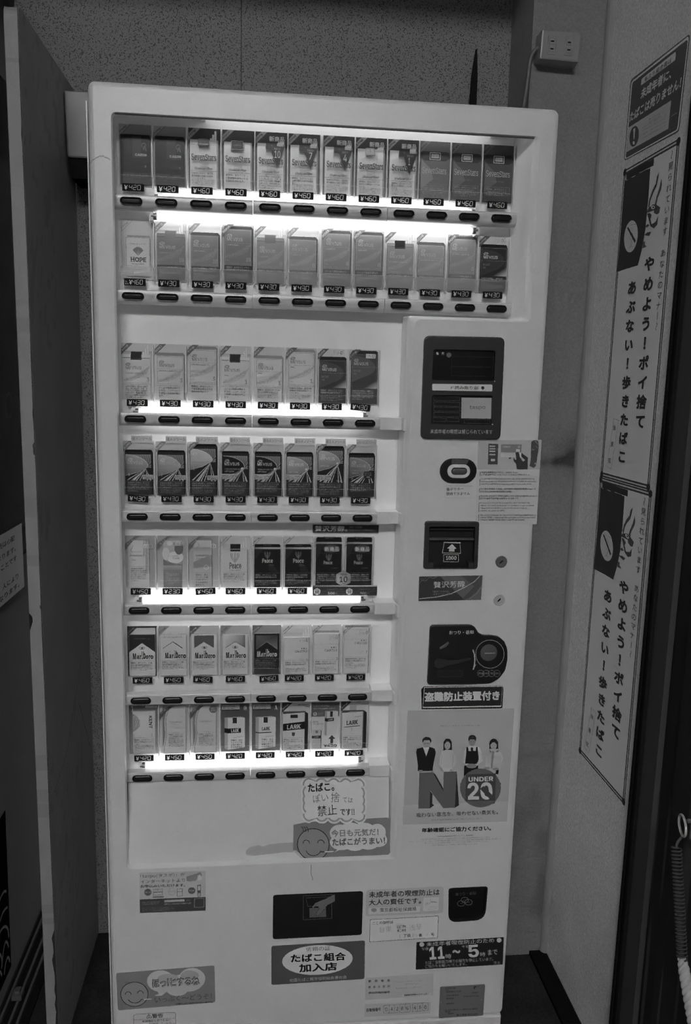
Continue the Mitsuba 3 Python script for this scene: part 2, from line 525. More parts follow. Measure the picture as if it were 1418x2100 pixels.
# ---------------------------------------------------------------- measured prints: x, z in tenths of a millimetre from each print's origin
# P polygon, Q rounded quad, E ellipse, A arc, L line, T lettering fitted to a parallelogram, V a vertical column of characters
D = {
'promo': (6000, 11688, '''Q|39|0|0,0 1405,22 1405,-531 8,-552
P|118|461,9 1405,22 1405,-531 1045,-536 872,-388 612,-137
P|75|935,17 1405,22 1406,-264 1126,-494 961,-529 1237,-222
L|550|1.75|20,-499 420,-459 727,-388 1030,-242 1232,-117 1360,20
L|171|3.11|1127,-515 1287,-390 1404,-222
L|214|0.97|17,-156 65,-83 148,-104 226,-11 319,-42 420,9
L|161|0.78|12,-52 115,-63 174,-1
T|632|0.01|333,-261 1030,-242 322,-115|贅沢芳醇
T|274|0|323,-361 704,-350 319,-315|味わうのは、
T|237|0|325,-417 707,-402 322,-376|洋酒バージニア葉'''),
'theft': (6148, 9115, '''P|12|0,0 63,63 1858,46 1881,-23 1884,-474 1841,-489 32,-476
P|818|64,47 1858,40 1857,-438 1854,-454 50,-447
P|23|79,32 1851,25 1850,-422 60,-418
T|818|0.045|91,-302 1811,-295 77,-73|盗難防止装置付き'''),
'poster': (5868, 8614, '''P|708|0,0 2444,3 2416,-3413 -30,-3403
P|445|0,0 2444,3 2432,-2767 -12,-2759
P|521|2,-2272 2428,-2266 2432,-2767 -12,-2759
T|243|0|748,-392 1726,-397 746,-362|「吸わない」勇気が、大人の素敵な心遣い。
E|25|0|460,-727 566,-730 463,-821
E|313|0|460,-791 546,-793 465,-903
P|25|364,-742 392,-667 525,-671 559,-747 516,-713 404,-711
L|61|0.56|386,-785 536,-789
E|61|0.37|421,-790 444,-791 422,-810
E|61|0.37|499,-792 522,-793 500,-812
L|134|0.75|436,-855 489,-856
P|502|268,-1407 344,-1409 347,-1867 306,-1865
P|13|370,-881 533,-875 648,-921 677,-1018 633,-1287 620,-1461 279,-1451 278,-1299 227,-996 242,-914
P|820|376,-881 527,-881 460,-1099
P|270|299,-1430 381,-1421 424,-1466 312,-1484
P|270|557,-1448 629,-1450 678,-1517 601,-1499
P|18|846,-754 895,-686 987,-693 1032,-769 1045,-953 990,-973 907,-971 846,-980
E|392|0|937,-846 1007,-848 941,-946
P|25|866,-819 896,-723 979,-725 1010,-822 959,-757 918,-756
L|93|0.56|901,-830 924,-831
L|93|0.56|953,-832 977,-832
L|184|0.75|920,-895 960,-896
P|627|815,-985 906,-949 989,-955 1073,-986 1141,-1107 1150,-1302 1083,-1409 1044,-1473 878,-1473 811,-1358 767,-1291 777,-1140
P|313|760,-1367 833,-1391 889,-1479 827,-1478
P|313|1003,-1472 1052,-1419 1096,-1475
L|392|0.75|818,-1055 809,-1314
L|392|0.75|1078,-1083 1077,-1387
E|25|0|1504,-701 1597,-703 1508,-792
E|270|0|1503,-774 1582,-776 1509,-878
P|25|1420,-768 1440,-672 1565,-675 1595,-772 1556,-718 1453,-715
L|61|0.56|1456,-769 1491,-770
L|61|0.56|1520,-771 1557,-771
L|134|0.75|1480,-839 1532,-840
P|673|1370,-918 1455,-877 1575,-876 1681,-915 1739,-1036 1785,-1233 1642,-1360 1391,-1341 1307,-1252 1323,-1025
P|18|1479,-910 1527,-911 1539,-987 1516,-1013 1485,-986
P|13|1379,-901 1414,-897 1432,-995 1602,-995 1601,-902 1635,-903 1680,-1208 1639,-1316 1368,-1297 1380,-1048
P|11|1350,-1347 1673,-1356 1679,-1470 1352,-1602
E|218|0|1521,-1360 1646,-1364 1524,-1417
L|313|0.75|1334,-1025 1327,-1231
L|313|0.75|1730,-1057 1759,-1210
E|18|0|2010,-837 2114,-839 2017,-963
P|18|1909,-823 2109,-829 2125,-959 1912,-954
E|392|0|2008,-874 2083,-876 2013,-971
P|18|1932,-857 1960,-760 2058,-762 2090,-861 2029,-800 1976,-799
L|93|0.56|1970,-868 1995,-869
L|93|0.56|2024,-870 2049,-870
L|184|0.75|1986,-929 2036,-931
P|11|2098,-1482 2161,-1473 2156,-1582 2093,-1570
P|583|1915,-1008 2123,-1002 2207,-1070 2243,-1191 2191,-1452 1844,-1435 1843,-1213 1861,-1061
P|218|1982,-1010 2036,-1011 2005,-1435 1970,-1434
P|195|1913,-975 1989,-1032 1921,-1036
P|195|2133,-981 2046,-1033 2126,-1042
E|270|0|1885,-1421 1959,-1423 1887,-1452
E|270|0|2086,-1449 2159,-1451 2088,-1479
P|28|578,-1940 643,-2018 643,-2250 690,-2295 590,-2376
P|28|621,-1493 684,-1528 886,-1884 890,-1961
P|28|1180,-2374 1179,-1481 1271,-2315
P|117|316,-1489 621,-1482 890,-1961 879,-1484 1179,-1481 1180,-2374 908,-2374 584,-1929 590,-2369 330,-2364
P|40|1272,-1896 1282,-1764 2232,-1794 2224,-2037 2102,-2299 1779,-2388
E|117|0|1758,-1905 2239,-1920 1783,-2384
Q|61|0|1398,-1560 2096,-1559 2119,-2229 1418,-2221
T|820|0.04|1467,-1744 2046,-1744 1458,-1627|UNDER
T|820|0.04|1471,-2194 2056,-2198 1439,-1763|20
P|61|1744,-1922 1825,-1858 2104,-2155 2023,-2219
T|73|0.01|297,-2580 2206,-2570 289,-2469|吸わない意志を、吸わせない勇気を。
T|243|0|640,-2677 1858,-2676 637,-2641|未成年者の喫煙は法律で禁じられています。
T|18|0.03|433,-2965 2065,-2971 425,-2849|年齢確認にご協力ください。
T|218|0.02|804,-3091 1647,-3090 802,-3060|未成年者喫煙防止対策キャンペーン推進団体
T|313|0|419,-3145 2043,-3152 417,-3118|全国たばこ販売協同組合連合会・一般社団法人日本たばこ協会・全国小売酒販組合中央会・警察庁
T|313|0|139,-3192 2316,-3202 137,-3166|日本フランチャイズチェーン協会・日本自動販売機工業会・日本チェーンストア協会・全国商店街振興組合連合会・関係団体一同
T|313|0|475,-3246 1995,-3253 473,-3219|全国コンビニエンスストア協議会・全国スーパーマーケット協会・新日本スーパーマーケット協会
T|313|0|698,-3302 1760,-3308 696,-3275|未成年者喫煙防止にご理解とご協力をお願いいたします。'''),
'emoney_note': (6468, 13676, '''Q|708|0|0,0 613,12 619,-254 9,-267
L|253|0.54|0,0 150,-4 412,6 614,0
L|367|0.36|9,-267 619,-254
T|87|0.012|52,-109 423,-94 47,-46|電子マネー
T|87|0.012|52,-204 567,-195 49,-137|使用できません'''),
'notice': (7158, 14660, '''Q|674|1.8|0,0 1387,30 1398,-1807 38,-1814
Q|451|0|6,-6 1380,24 1387,-606 9,-624
Q|57|0.5|229,-71 441,-73 451,-513 238,-512
Q|451|0|249,-108 381,-109 377,-140 246,-139
Q|451|0|252,-162 384,-164 380,-195 249,-194
Q|451|0|255,-216 387,-217 383,-249 251,-247
Q|451|0|259,-285 391,-287 387,-318 255,-316
Q|587|0|297,-391 391,-394 390,-445 296,-443
E|172|0.54|414,-191 427,-191 415,-217
Q|193|0|505,-80 954,-76 955,-247 507,-249
Q|630|0|509,-272 961,-247 956,-353 506,-355
T|720|0|540,-153 704,-156 539,-109|taspo
E|367|0|900,-129 927,-128 902,-154
Q|720|0|837,-177 922,-180 923,-248 836,-245
L|451|0.72|681,-251 813,-253
P|42|829,-268 850,-236 898,-243 933,-349 1005,-444 1051,-412 960,-330 961,-257 1108,-356 1116,-610 883,-613 857,-498 795,-425 791,-355 832,-406 857,-406
P|57|688,-364 744,-352 727,-389 689,-386
P|68|1167,-5 1251,24 1313,-3 1336,-122 1312,-399 1296,-533 1247,-575 1157,-535 1173,-401 1167,-217 1162,-69
L|367|0.9|1188,-179 1245,-190
L|367|0.9|1242,5 1310,-67
E|293|0|1278,-483 1293,-483 1279,-505
L|367|0.54|1268,-105 1319,-150
T|68|0.02|103,-705 945,-695 101,-667|未成年者喫煙防止のため、2008年7月より、
T|68|0.02|102,-759 1182,-746 100,-720|この自販機では taspo がないとたばこが買えません。
T|68|0.02|101,-846 1277,-833 99,-807|To prevent minors from smoking, only people with a
T|68|0.02|100,-902 1323,-889 98,-863|taspo IC age verification card will be able to use this
T|68|0.02|103,-958 1233,-946 101,-919|vending machine to buy cigarettes from July 2008.
T|68|0.02|103,-1064 1326,-1051 101,-1024|为了防止未成年人吸烟，自2008年7月起如不携带 taspo 卡
T|68|0.02|102,-1119 799,-1113 100,-1080|则无法从这台自动售货机购买香烟。
T|68|0.02|106,-1218 1365,-1207 104,-1179|미성년자 흡연 방지 대책의 일환으로서 2008년7월부터 taspo가
T|68|0.02|107,-1269 960,-1261 104,-1229|없으면 담배 자판기를 이용하실 수 없습니다.
T|68|0.02|110,-1366 1210,-1357 108,-1327|Para a prevenção do tabagismo por menores de
T|68|0.02|113,-1422 1305,-1413 111,-1383|idade, não será mais possível comprar cigarro neste
T|68|0.02|116,-1478 1165,-1471 114,-1439|máquina automática de venda sem o taspo,
T|68|0.02|115,-1537 667,-1533 113,-1497|a partir de julho de 2008.
T|68|0.02|118,-1634 1367,-1626 116,-1595|Для предотвращения курения несовершеннолетними в
T|68|0.02|121,-1687 1371,-1679 119,-1647|с июля 2008 г. можно купить сигареты на этом автомате
T|68|0.02|124,-1738 1124,-1732 122,-1698|только предъявив смарт-карточку taspo.
L|68|1.08|79,-674 80,-763
L|68|1.08|79,-824 83,-971
L|68|1.08|83,-1030 84,-1123
L|68|1.08|87,-1189 88,-1278
L|68|1.08|86,-1340 92,-1540
L|68|1.08|94,-1601 97,-1738'''),
'scallop': (3526, 6731, '''P|827|0,0 3,39 13,76 30,110 52,140 80,163 112,180 147,190 183,193 308,104 350,149 403,177 463,185 523,172 578,139 622,90 589,92 630,137 684,165 744,172 804,159 859,127 903,78 870,80 912,125 965,153 1026,160 1086,147 1142,115 1186,66 1308,144 1346,139 1381,126 1415,106 1444,79 1469,48 1487,12 1499,-26 1504,-66 1425,-62 1470,-110 1501,-169 1512,-235 1504,-300 1477,-357 1434,-401 1429,-230 1475,-278 1505,-338 1517,-404 1509,-469 1482,-527 1439,-571 1434,-399 1480,-448 1510,-508 1522,-574 1514,-639 1487,-697 1444,-741 1523,-744 1520,-784 1511,-822 1494,-856 1471,-886 1443,-910 1410,-928 1374,-938 1337,-940 1209,-848 1167,-894 1113,-922 1052,-930 990,-916 935,-883 891,-833 924,-834 882,-880 828,-908 767,-916 706,-902 651,-869 607,-819 640,-820 598,-866 544,-894 484,-901 423,-888 368,-855 324,-805 201,-883 164,-878 129,-864 96,-844 67,-817 43,-785 25,-749 14,-710 10,-671 88,-675 43,-627 14,-567 3,-502 12,-437 39,-380 82,-337 85,-507 41,-459 12,-399 1,-334 10,-270 37,-213 80,-169 82,-339 38,-291 9,-232 -1,-166 7,-102 34,-46 77,-2
P|310|36,-1 38,30 46,60 60,88 78,111 101,131 126,144 155,152 184,154 339,80 372,117 415,139 464,145 513,135 557,109 592,69 619,68 653,104 696,127 745,133 794,123 838,96 874,57 901,56 934,92 978,115 1027,121 1076,111 1120,84 1156,45 1310,106 1339,101 1368,91 1395,74 1419,53 1439,28 1454,-1 1464,-32 1467,-65 1405,-93 1441,-132 1466,-180 1475,-233 1469,-286 1447,-332 1412,-368 1409,-262 1446,-301 1470,-349 1480,-402 1473,-455 1452,-501 1417,-537 1414,-431 1451,-470 1475,-519 1485,-572 1478,-625 1456,-671 1421,-707 1486,-742 1484,-774 1476,-805 1463,-833 1444,-857 1421,-877 1395,-891 1366,-899 1336,-900 1178,-824 1144,-861 1100,-884 1051,-890 1001,-879 956,-852 921,-811 893,-810 859,-847 815,-869 766,-876 717,-865 672,-838 637,-797 609,-796 575,-833 532,-855 483,-862 434,-851 389,-824 354,-784 200,-844 171,-840 142,-829 115,-812 92,-791 73,-765 58,-736 49,-705 46,-672 108,-644 72,-605 49,-557 40,-504 47,-451 69,-405 104,-370 106,-475 70,-437 46,-388 37,-336 45,-284 67,-238 101,-202 103,-307 67,-269 44,-221 35,-168 42,-116 64,-70 99,-35
P|827|71,-3 73,21 79,44 90,65 104,83 121,98 141,108 162,115 185,116 369,57 395,84 428,101 465,106 502,98 536,78 562,48 650,44 675,72 708,89 746,94 783,86 817,66 844,36 931,32 957,60 990,77 1028,82 1065,74 1099,54 1126,23 1311,67 1333,64 1356,56 1376,43 1394,27 1409,7 1421,-15 1428,-38 1431,-63 1384,-125 1412,-154 1431,-191 1438,-232 1433,-272 1416,-307 1390,-334 1389,-293 1417,-323 1436,-360 1443,-401 1438,-441 1421,-476 1394,-503 1393,-462 1422,-492 1440,-529 1447,-570 1442,-610 1426,-646 1399,-673 1450,-740 1448,-765 1442,-788 1432,-810 1418,-828 1400,-843 1380,-854 1358,-860 1335,-861 1147,-799 1121,-828 1087,-845 1050,-850 1012,-841 978,-821 950,-790 862,-786 836,-814 803,-831 766,-836 728,-827 694,-807 667,-776 579,-772 553,-800 519,-817 482,-822 445,-813 411,-793 384,-762 200,-805 177,-802 155,-794 135,-781 117,-765 102,-745 91,-723 84,-699 81,-674 129,-612 101,-583 83,-546 77,-505 82,-466 99,-430 125,-403 126,-444 99,-414 81,-378 74,-337 79,-298 96,-262 123,-236 123,-276 96,-247 78,-210 71,-170 77,-130 94,-95 120,-68
T|15|0.03|162,-180 769,-158 147,21|たばこ。
T|154|-0.005|290,-422 635,-380 263,-244|ぽい
T|154|-0.005|691,-417 894,-424 687,-194|捨
T|154|-0.005|961,-426 1193,-446 964,-313|ては
T|28|0|392,-736 837,-710 368,-491|禁止
T|21|0.015|907,-724 1237,-736 903,-568|です!!'''),
'smile1': (3364, 5821, '''P|177|0,0 288,49 2164,94 2230,56 2243,-835 2196,-885 317,-906 -6,-590
P|484|-6,-590 49,-577 413,-864 317,-915
E|774|0|1068,-226 1305,-235 1072,-422
E|774|0|1318,-176 1583,-186 1322,-357
E|774|0|1625,-187 1892,-197 1630,-369
E|774|0|1935,-229 2132,-237 1941,-417
E|774|0|1101,-439 1366,-449 1105,-620
E|774|0|1409,-481 1662,-491 1414,-648
E|774|0|1717,-463 1985,-474 1722,-630
E|774|0|1969,-412 2167,-420 1974,-580
P|774|1048,-588 1160,-577 938,-659
E|227|0|456,-464 817,-479 463,-827
E|11|1.76|456,-464 820,-479 463,-827
A|11|1.51|180|360|295,-437 370,-440 297,-515
A|11|1.51|180|360|628,-444 703,-447 629,-522
A|11|1.51|15|165|458,-564 630,-571 461,-721
A|23|1.51|-100|20|181,-138 225,-140 182,-222
A|23|1.51|-100|20|236,-140 280,-142 237,-224
A|23|1.51|-100|20|291,-143 335,-144 292,-226
L|44|3.02|618,-637 721,-641
L|850|2.01|715,-641 924,-640
T|201|0.025|875,-309 1966,-309 866,-144|今日も元気だ！
T|106|0.03|893,-509 2119,-509 884,-343|たばこがうまい！
T|23|0.02|1320,-848 2167,-853 1317,-793|全国たばこ販売協同組合連合会'''),
'internet': (-67, 4920, '''P|579|0,0 1461,-24 1456,-1009 -2,-997
P|54|-2,-659 1457,-668 1456,-1009 -2,-997
T|102|0|27,-153 1007,-146 25,-48|「taspo(タスポ)」が
T|102|0.01|25,-270 1005,-274 24,-181|インターネットより
T|54|0.025|23,-375 1004,-389 23,-302|お申込みいただけます。
P|226|1034,-148 1345,-46 1385,-133 1289,-180 1243,-253 1106,-267 1042,-250
P|720|1281,-128 1345,-111 1381,-235 1289,-251
E|102|0|181,-490 260,-494 179,-576
E|310|0.69|708,-495 784,-499 707,-581
E|102|0|1150,-496 1230,-499 1149,-578
T|661|0|122,-512 238,-514 122,-467|受付中
T|310|0|649,-517 766,-518 648,-472|受付中
T|661|0|1091,-517 1208,-519 1090,-472|受付中
L|157|0.86|307,-419 499,-418 504,-571 301,-572 307,-419
P|123|282,-601 528,-603 527,-634 282,-628
L|102|1.73|311,-495 498,-495
T|226|0|348,-462 466,-461 347,-425|I♦/
L|123|0.86|827,-437 944,-435 942,-619 825,-621 827,-437
L|102|1.04|826,-505 943,-504
L|102|1.04|1279,-363 1347,-362 1345,-642 1283,-644 1279,-363
P|102|1282,-496 1346,-495 1346,-560 1281,-561
L|102|1.38|1283,-377 1347,-376
L|157|0.52|1283,-582 1346,-581
L|157|0.52|1283,-609 1345,-608
Q|553|0|541,-700 989,-699 988,-752 540,-755
T|102|0|562,-744 681,-741 561,-713|taspo
Q|102|0|1020,-703 1121,-703 1120,-759 1019,-758
T|661|0|546,-829 1129,-825 545,-776|http://www.taspo.jp
T|329|0|53,-752 425,-749 52,-719|日本たばこ協会からの
T|329|0|52,-796 416,-794 51,-764|お知らせをご覧ください
T|258|0|50,-886 734,-894 50,-862|※詳しくはホームページをご覧いただくかお電話でお問い合わせください。
T|258|0|50,-923 770,-933 49,-899|※詳しくはホームページをご覧いただくかお電話でお問い合わせください。
T|258|0|49,-964 660,-969 49,-940|※詳しくはホームページをご覧いただくかお電話でお問い合わせください。
L|661|0.69|1209,-697 1419,-697 1417,-910 1207,-912 1209,-697'''),
'smile2': (-628, 2444, '''Q|199|5.2|0,0 2210,62 2230,-893 20,-962
E|602|0|995,-268 1307,-287 991,-545
E|602|0|1703,-248 2002,-266 1701,-525
E|602|0|1235,-368 1608,-391 1233,-581
E|602|0|1571,-346 1946,-370 1569,-581
E|602|0|1364,-504 1607,-520 1362,-675
P|602|899,-496 1121,-553 1008,-642 832,-637 944,-595
P|602|1196,-558 1644,-543 1456,-628 1353,-664
E|401|0|1163,-215 1404,-230 1161,-342
E|358|0|1648,-159 1853,-172 1646,-287
E|263|0|398,-567 704,-586 391,-882
E|16|1.55|398,-567 704,-586 391,-882
A|16|1.55|180|360|259,-566 325,-570 258,-638
A|16|1.55|180|360|531,-558 597,-562 530,-630
A|16|1.55|10|165|405,-667 556,-677 402,-791
L|58|2.07|534,-712 608,-712
L|784|1.73|598,-712 784,-713
A|111|1.04|-120|0|191,-303 220,-305 190,-366
A|111|1.04|-120|0|228,-305 257,-307 226,-369
A|111|1.04|-120|0|270,-308 299,-310 269,-371
T|82|0.07|803,-430 1874,-425 795,-193|ほっ!とするね
T|496|0|817,-414 1861,-433 813,-206|ほっ!とするね
T|58|0|857,-814 2151,-791 850,-668|いっぷく〜どうぞ！
T|34|0.02|1323,-898 2169,-900 1321,-855|全国たばこ販売協同組合連合会'''),
'warning': (-256, 1319, '''P|720|0,0 43,35 911,29 948,-4 947,-411 -8,-388
L|58|0.69|-8,-388 0,0 15,24 43,35 911,29 941,16 948,-21 947,-411
L|111|0.69|3,-108 947,-125
T|58|0.02|283,-95 666,-89 278,13|⚠警告
T|111|0.01|188,-190 871,-193 186,-129|転倒事故を防ぐために、
T|111|0.01|326,-273 917,-279 325,-212|必ず固定してください。
T|111|0|36,-337 916,-355 35,-281|固定しないと倒れる恐れがあります。'''),
'union': (2883, 2932, '''Q|82|5.2|0,0 2179,22 2194,-991 9,-1014
E|817|0|1077,-425 1904,-422 1103,-814
T|171|0|804,-192 1375,-191 796,-73|信頼の証
T|10|0.03|453,-457 1741,-470 442,-243|たばこ組合
T|10|0.03|654,-723 1541,-722 641,-507|加入店
T|602|0.005|427,-962 1770,-949 421,-875|全国たばこ販売協同組合連合会'''),
'minors': (5060, 4248, '''Q|574|6.7|0,0 1816,7 1834,-682 -6,-671
T|45|0.02|66,-202 1734,-209 55,-44|未成年者の喫煙防止は
T|45|0.02|66,-395 1297,-407 57,-242|大人の責任です。
Q|720|1.8|63,-455 1279,-480 1275,-626 60,-619
E|299|0|190,-516 255,-520 191,-560
P|299|132,-519 245,-525 192,-582
T|92|0.005|329,-578 1190,-586 322,-474|東京都福祉保健局
Q|752|2.2|1346,-256 1716,-257 1716,-604 1350,-608
L|246|0.89|1399,-445 1435,-392 1475,-427 1425,-455
L|246|0.89|1487,-422 1536,-369 1575,-399
L|171|1.34|1535,-364 1676,-398
L|246|0.67|1509,-346 1520,-300
L|338|0.45|1389,-505 1694,-501
L|338|0.45|1391,-560 1683,-558'''),
'address': (5167, 3484, '''Q|817|1.8|0,0 1618,13 1622,-553 4,-572
L|45|0.89|0,0 1618,13 1622,-553 4,-572 0,0
T|66|0.015|69,-136 551,-128 62,-53|ここの住所は
T|401|-0.01|236,-349 521,-337 219,-194|台東
T|66|0.01|652,-261 859,-253 643,-183|区市
T|66|0.01|655,-358 863,-355 648,-280|町村
E|447|0.45|680,-202 746,-205 682,-268
T|447|-0.01|943,-340 1242,-320 921,-179|浅草
T|66|0.015|805,-503 969,-498 796,-424|丁目
T|66|0.015|1173,-506 1255,-502 1164,-428|番
T|66|0.015|1469,-505 1548,-499 1457,-427|号
L|338|0.67|713,-411 716,-503
L|447|0.67|1005,-441 1043,-429 1024,-464 1058,-477 1015,-503
L|447|0.67|1095,-446 1133,-462 1109,-497
L|246|0.67|1386,-420 1351,-488'''),
'hours': (6290, 2841, '''Q|16|2.2|0,0 2108,16 2126,-716 7,-726
E|630|0|127,-68 186,-72 130,-130
E|630|0|2000,-60 2060,-63 2003,-122
T|602|0.01|240,-131 1885,-110 228,-13|未成年者喫煙防止のため
T|447|0|129,-231 305,-230 121,-147|午後
T|720|0.06|336,-483 696,-475 301,-149|11
T|602|0.01|722,-477 859,-476 710,-352|時
T|602|0.07|882,-353 1072,-347 870,-257|〜
T|447|0|1105,-222 1281,-218 1096,-143|午前
T|720|0.06|1276,-481 1535,-476 1238,-145|5
T|602|0.01|1559,-471 1689,-471 1546,-352|時
T|602|0.015|1753,-443 1982,-433 1733,-300|まで
T|547|0|233,-598 1886,-593 225,-507|たばこ自動販売機での販売を停止しています。
T|547|0|237,-695 1240,-692 229,-609|ご協力をお願いいたします。
T|447|0|1903,-702 2062,-700 1893,-616|店主'''),
'owner': (5100, 1963, '''Q|560|1.3|0,0 1634,33 1644,-559 8,-582
T|52|0.02|71,-118 588,-124 67,-55|管　理　者　名
T|52|0.02|76,-274 593,-281 72,-211|連　絡　先　住　所
T|52|0.02|80,-430 599,-438 76,-368|連絡先電話番号
L|246|0.67|683,-127 691,-145
L|246|0.67|709,-147 717,-159
L|246|0.67|734,-130 742,-148
L|246|0.67|760,-150 768,-162
L|246|0.67|785,-133 794,-150
L|246|0.67|812,-152 820,-164
L|246|0.67|837,-135 845,-153
L|246|0.67|863,-155 871,-167
L|246|0.67|888,-138 896,-155
L|246|0.67|914,-158 921,-144
L|246|0.67|939,-140 948,-158
L|246|0.67|966,-160 973,-146
L|246|0.67|991,-143 999,-161
L|246|0.67|1016,-126 1024,-149
L|246|0.67|1042,-146 1050,-163
L|246|0.67|1067,-128 1076,-152
L|246|0.67|1093,-148 1102,-166
L|246|0.67|1118,-131 1127,-154
L|246|0.67|1145,-151 1152,-143
L|246|0.67|1170,-134 1179,-157
L|246|0.67|1196,-153 1204,-145
L|246|0.67|1221,-136 1230,-160
L|246|0.67|1248,-156 1255,-148
L|246|0.67|1273,-139 1282,-162
L|246|0.67|1300,-159 1307,-151
L|246|0.67|1325,-141 1333,-165
L|158|0.89|740,-296 751,-314
L|158|0.89|766,-315 777,-327
L|158|0.89|792,-335 802,-316
L|158|0.89|817,-306 828,-330
L|158|0.89|843,-326 853,-318
L|158|0.89|868,-297 879,-332
L|158|0.89|894,-316 905,-320
L|158|0.89|921,-336 931,-334
L|158|0.89|945,-307 956,-322
L|158|0.89|972,-327 981,-310
L|158|0.89|996,-298 1008,-324
L|158|0.89|1023,-317 1033,-312
L|158|0.89|1049,-337 1059,-326
L|158|0.89|1074,-308 1084,-314
L|158|0.89|1100,-328 1111,-328
L|158|0.89|1125,-299 1136,-316
L|158|0.89|1151,-318 1162,-330
L|158|0.89|1176,-289 1187,-319
L|158|0.89|1202,-309 1213,-307
L|158|0.89|1229,-329 1239,-321
L|158|0.89|1254,-300 1264,-309
L|158|0.89|1280,-319 1291,-323
L|158|0.89|1305,-290 1316,-311
L|158|0.89|1331,-310 1342,-325
L|214|0.67|929,-199 938,-183
L|214|0.67|958,-220 967,-198
L|214|0.67|986,-240 995,-187
L|214|0.67|1014,-218 1024,-201
L|214|0.67|1043,-238 1051,-190
L|214|0.67|1070,-215 1080,-205
L|214|0.67|1099,-236 1108,-194
L|214|0.67|1127,-213 1137,-208
L|214|0.67|1156,-234 1165,-197
L|214|0.67|1183,-211 1193,-186
L|214|0.67|1212,-231 1221,-201
L|214|0.67|1240,-209 1249,-189
L|214|0.67|1269,-229 1278,-204
L|214|0.67|1296,-207 1306,-193
Q|659|2.7|892,-468 1614,-465 1612,-543 903,-546
T|52|0.02|946,-529 1547,-524 941,-477|自動販売機統一ステッカー'''),
'number': (5104, 1267, '''Q|602|1.3|0,0 1590,-33 1593,-350 -1,-344
T|52|0.02|47,-212 397,-207 38,-115|自販機番号
L|92|0.67|462,-59 1092,-57
L|92|0.67|463,-275 1100,-283
L|92|0.67|1151,-53 1534,-58
L|92|0.67|1154,-281 1537,-260
L|92|0.67|462,-59 463,-275
L|92|0.67|592,-59 594,-275
L|92|0.67|718,-59 721,-275
L|92|0.67|847,-59 849,-275
L|92|0.67|971,-59 973,-275
L|92|0.67|1097,-58 1100,-275
L|92|0.67|1151,-53 1154,-283
L|92|0.67|1275,-54 1279,-278
L|92|0.67|1402,-55 1405,-272
L|92|0.67|1531,-56 1535,-266
T|34|0|500,-220 557,-220 493,-122|0
T|34|0|629,-220 685,-220 621,-121|4
T|34|0|757,-219 814,-220 750,-121|2
T|34|0|878,-219 935,-220 871,-121|8
T|34|0|1002,-219 1059,-220 995,-121|6
T|34|0|1188,-219 1245,-220 1180,-121|4
T|34|0|1318,-219 1375,-220 1310,-121|8
T|34|0|1442,-219 1499,-220 1434,-121|0
L|92|0.67|1109,-174 1145,-173'''),
'reader_print': (6103, 14785, '''T|507|0.005|0,0 1338,10 -3,94|未成年者の喫煙は禁じられています
Q|768|2|-3,1033 1281,1046 1284,903 3,896
T|23|0.01|399,929 985,935 396,999|ド読み取り部
P|17|1050,1007 1100,1004 1102,976 1120,972 1077,931 1033,970 1051,977
E|768|0|1325,1113 1336,1113 1326,1102
E|546|0|1327,218 1343,219 1327,203'''),
'reader_slot_print': (6173, 16409, '''T|546|0.02|0,0 166,5 -3,59|販　売
E|109|0|268,5 322,7 270,-47
L|34|0.45|332,-26 1218,-15 1229,-208 342,-222 332,-26
L|34|0.45|338,-237 1225,-223 1231,-408 342,-419 338,-237
L|81|0.67|-16,-849 542,-850 541,-930 -14,-933 -16,-849
L|81|0.67|-11,-964 548,-966 547,-1046 -9,-1048 -11,-964
L|81|0.67|-6,-1070 553,-1072 552,-1152 -5,-1154 -6,-1070
L|81|0.67|-2,-1181 558,-1183 557,-1264 0,-1266 -2,-1181
L|81|0.67|-8,-1292 254,-1296 258,-1372 -5,-1368 -8,-1292
L|81|0.67|277,-1287 540,-1291 544,-1367 280,-1363 277,-1287
Q|367|0|577,-863 1223,-855 1236,-1291 591,-1296
T|126|0.01|761,-1117 1106,-1110 756,-1023|taspo
L|68|0.67|656,-1320 1209,-1314 1214,-1392 660,-1396 656,-1320
E|172|0|619,-935 626,-935 620,-942
E|172|0|621,-975 628,-975 622,-982
E|172|0|623,-1015 630,-1015 623,-1022
E|172|0|625,-1055 632,-1055 625,-1062
E|172|0|627,-1095 634,-1095 627,-1102
E|172|0|629,-1135 636,-1135 629,-1142
E|172|0|631,-1175 638,-1175 631,-1182
E|172|0|633,-1215 640,-1215 633,-1222
E|172|0|635,-1255 642,-1255 635,-1262'''),
'bill_print': (6542, 12420, '''L|720|1.17|0,0 350,-9 376,-236 -31,-227 0,0
L|720|2.33|-11,6 364,1
P|720|176,-26 67,-129 119,-133 110,-199 242,-199 232,-137 284,-133
L|720|0.97|1,-264 332,-267 335,-427 4,-423 1,-264
T|768|0.03|54,-384 292,-384 50,-297|1000'''),
'coin_print': (6713, 10393, '''T|673|0.01|0,0 547,4 -6,90|おつり・返却
L|482|2.59|550,-356 590,-471 606,-605 599,-720 581,-820
P|482|581,-820 642,-694 602,-705
E|270|1.21|941,-462 1265,-466 959,-789
E|243|0.69|753,-905 823,-906 757,-982
T|243|0.01|709,-926 799,-927 707,-883|500
E|243|0.69|875,-907 945,-908 879,-984
T|243|0.01|831,-927 922,-929 829,-885|100
E|243|0.69|1003,-909 1073,-910 1008,-986
T|243|0.01|969,-930 1041,-931 966,-887|50
E|243|0.69|1126,-911 1196,-912 1131,-988
T|243|0.01|1092,-931 1163,-932 1089,-889|10'''),
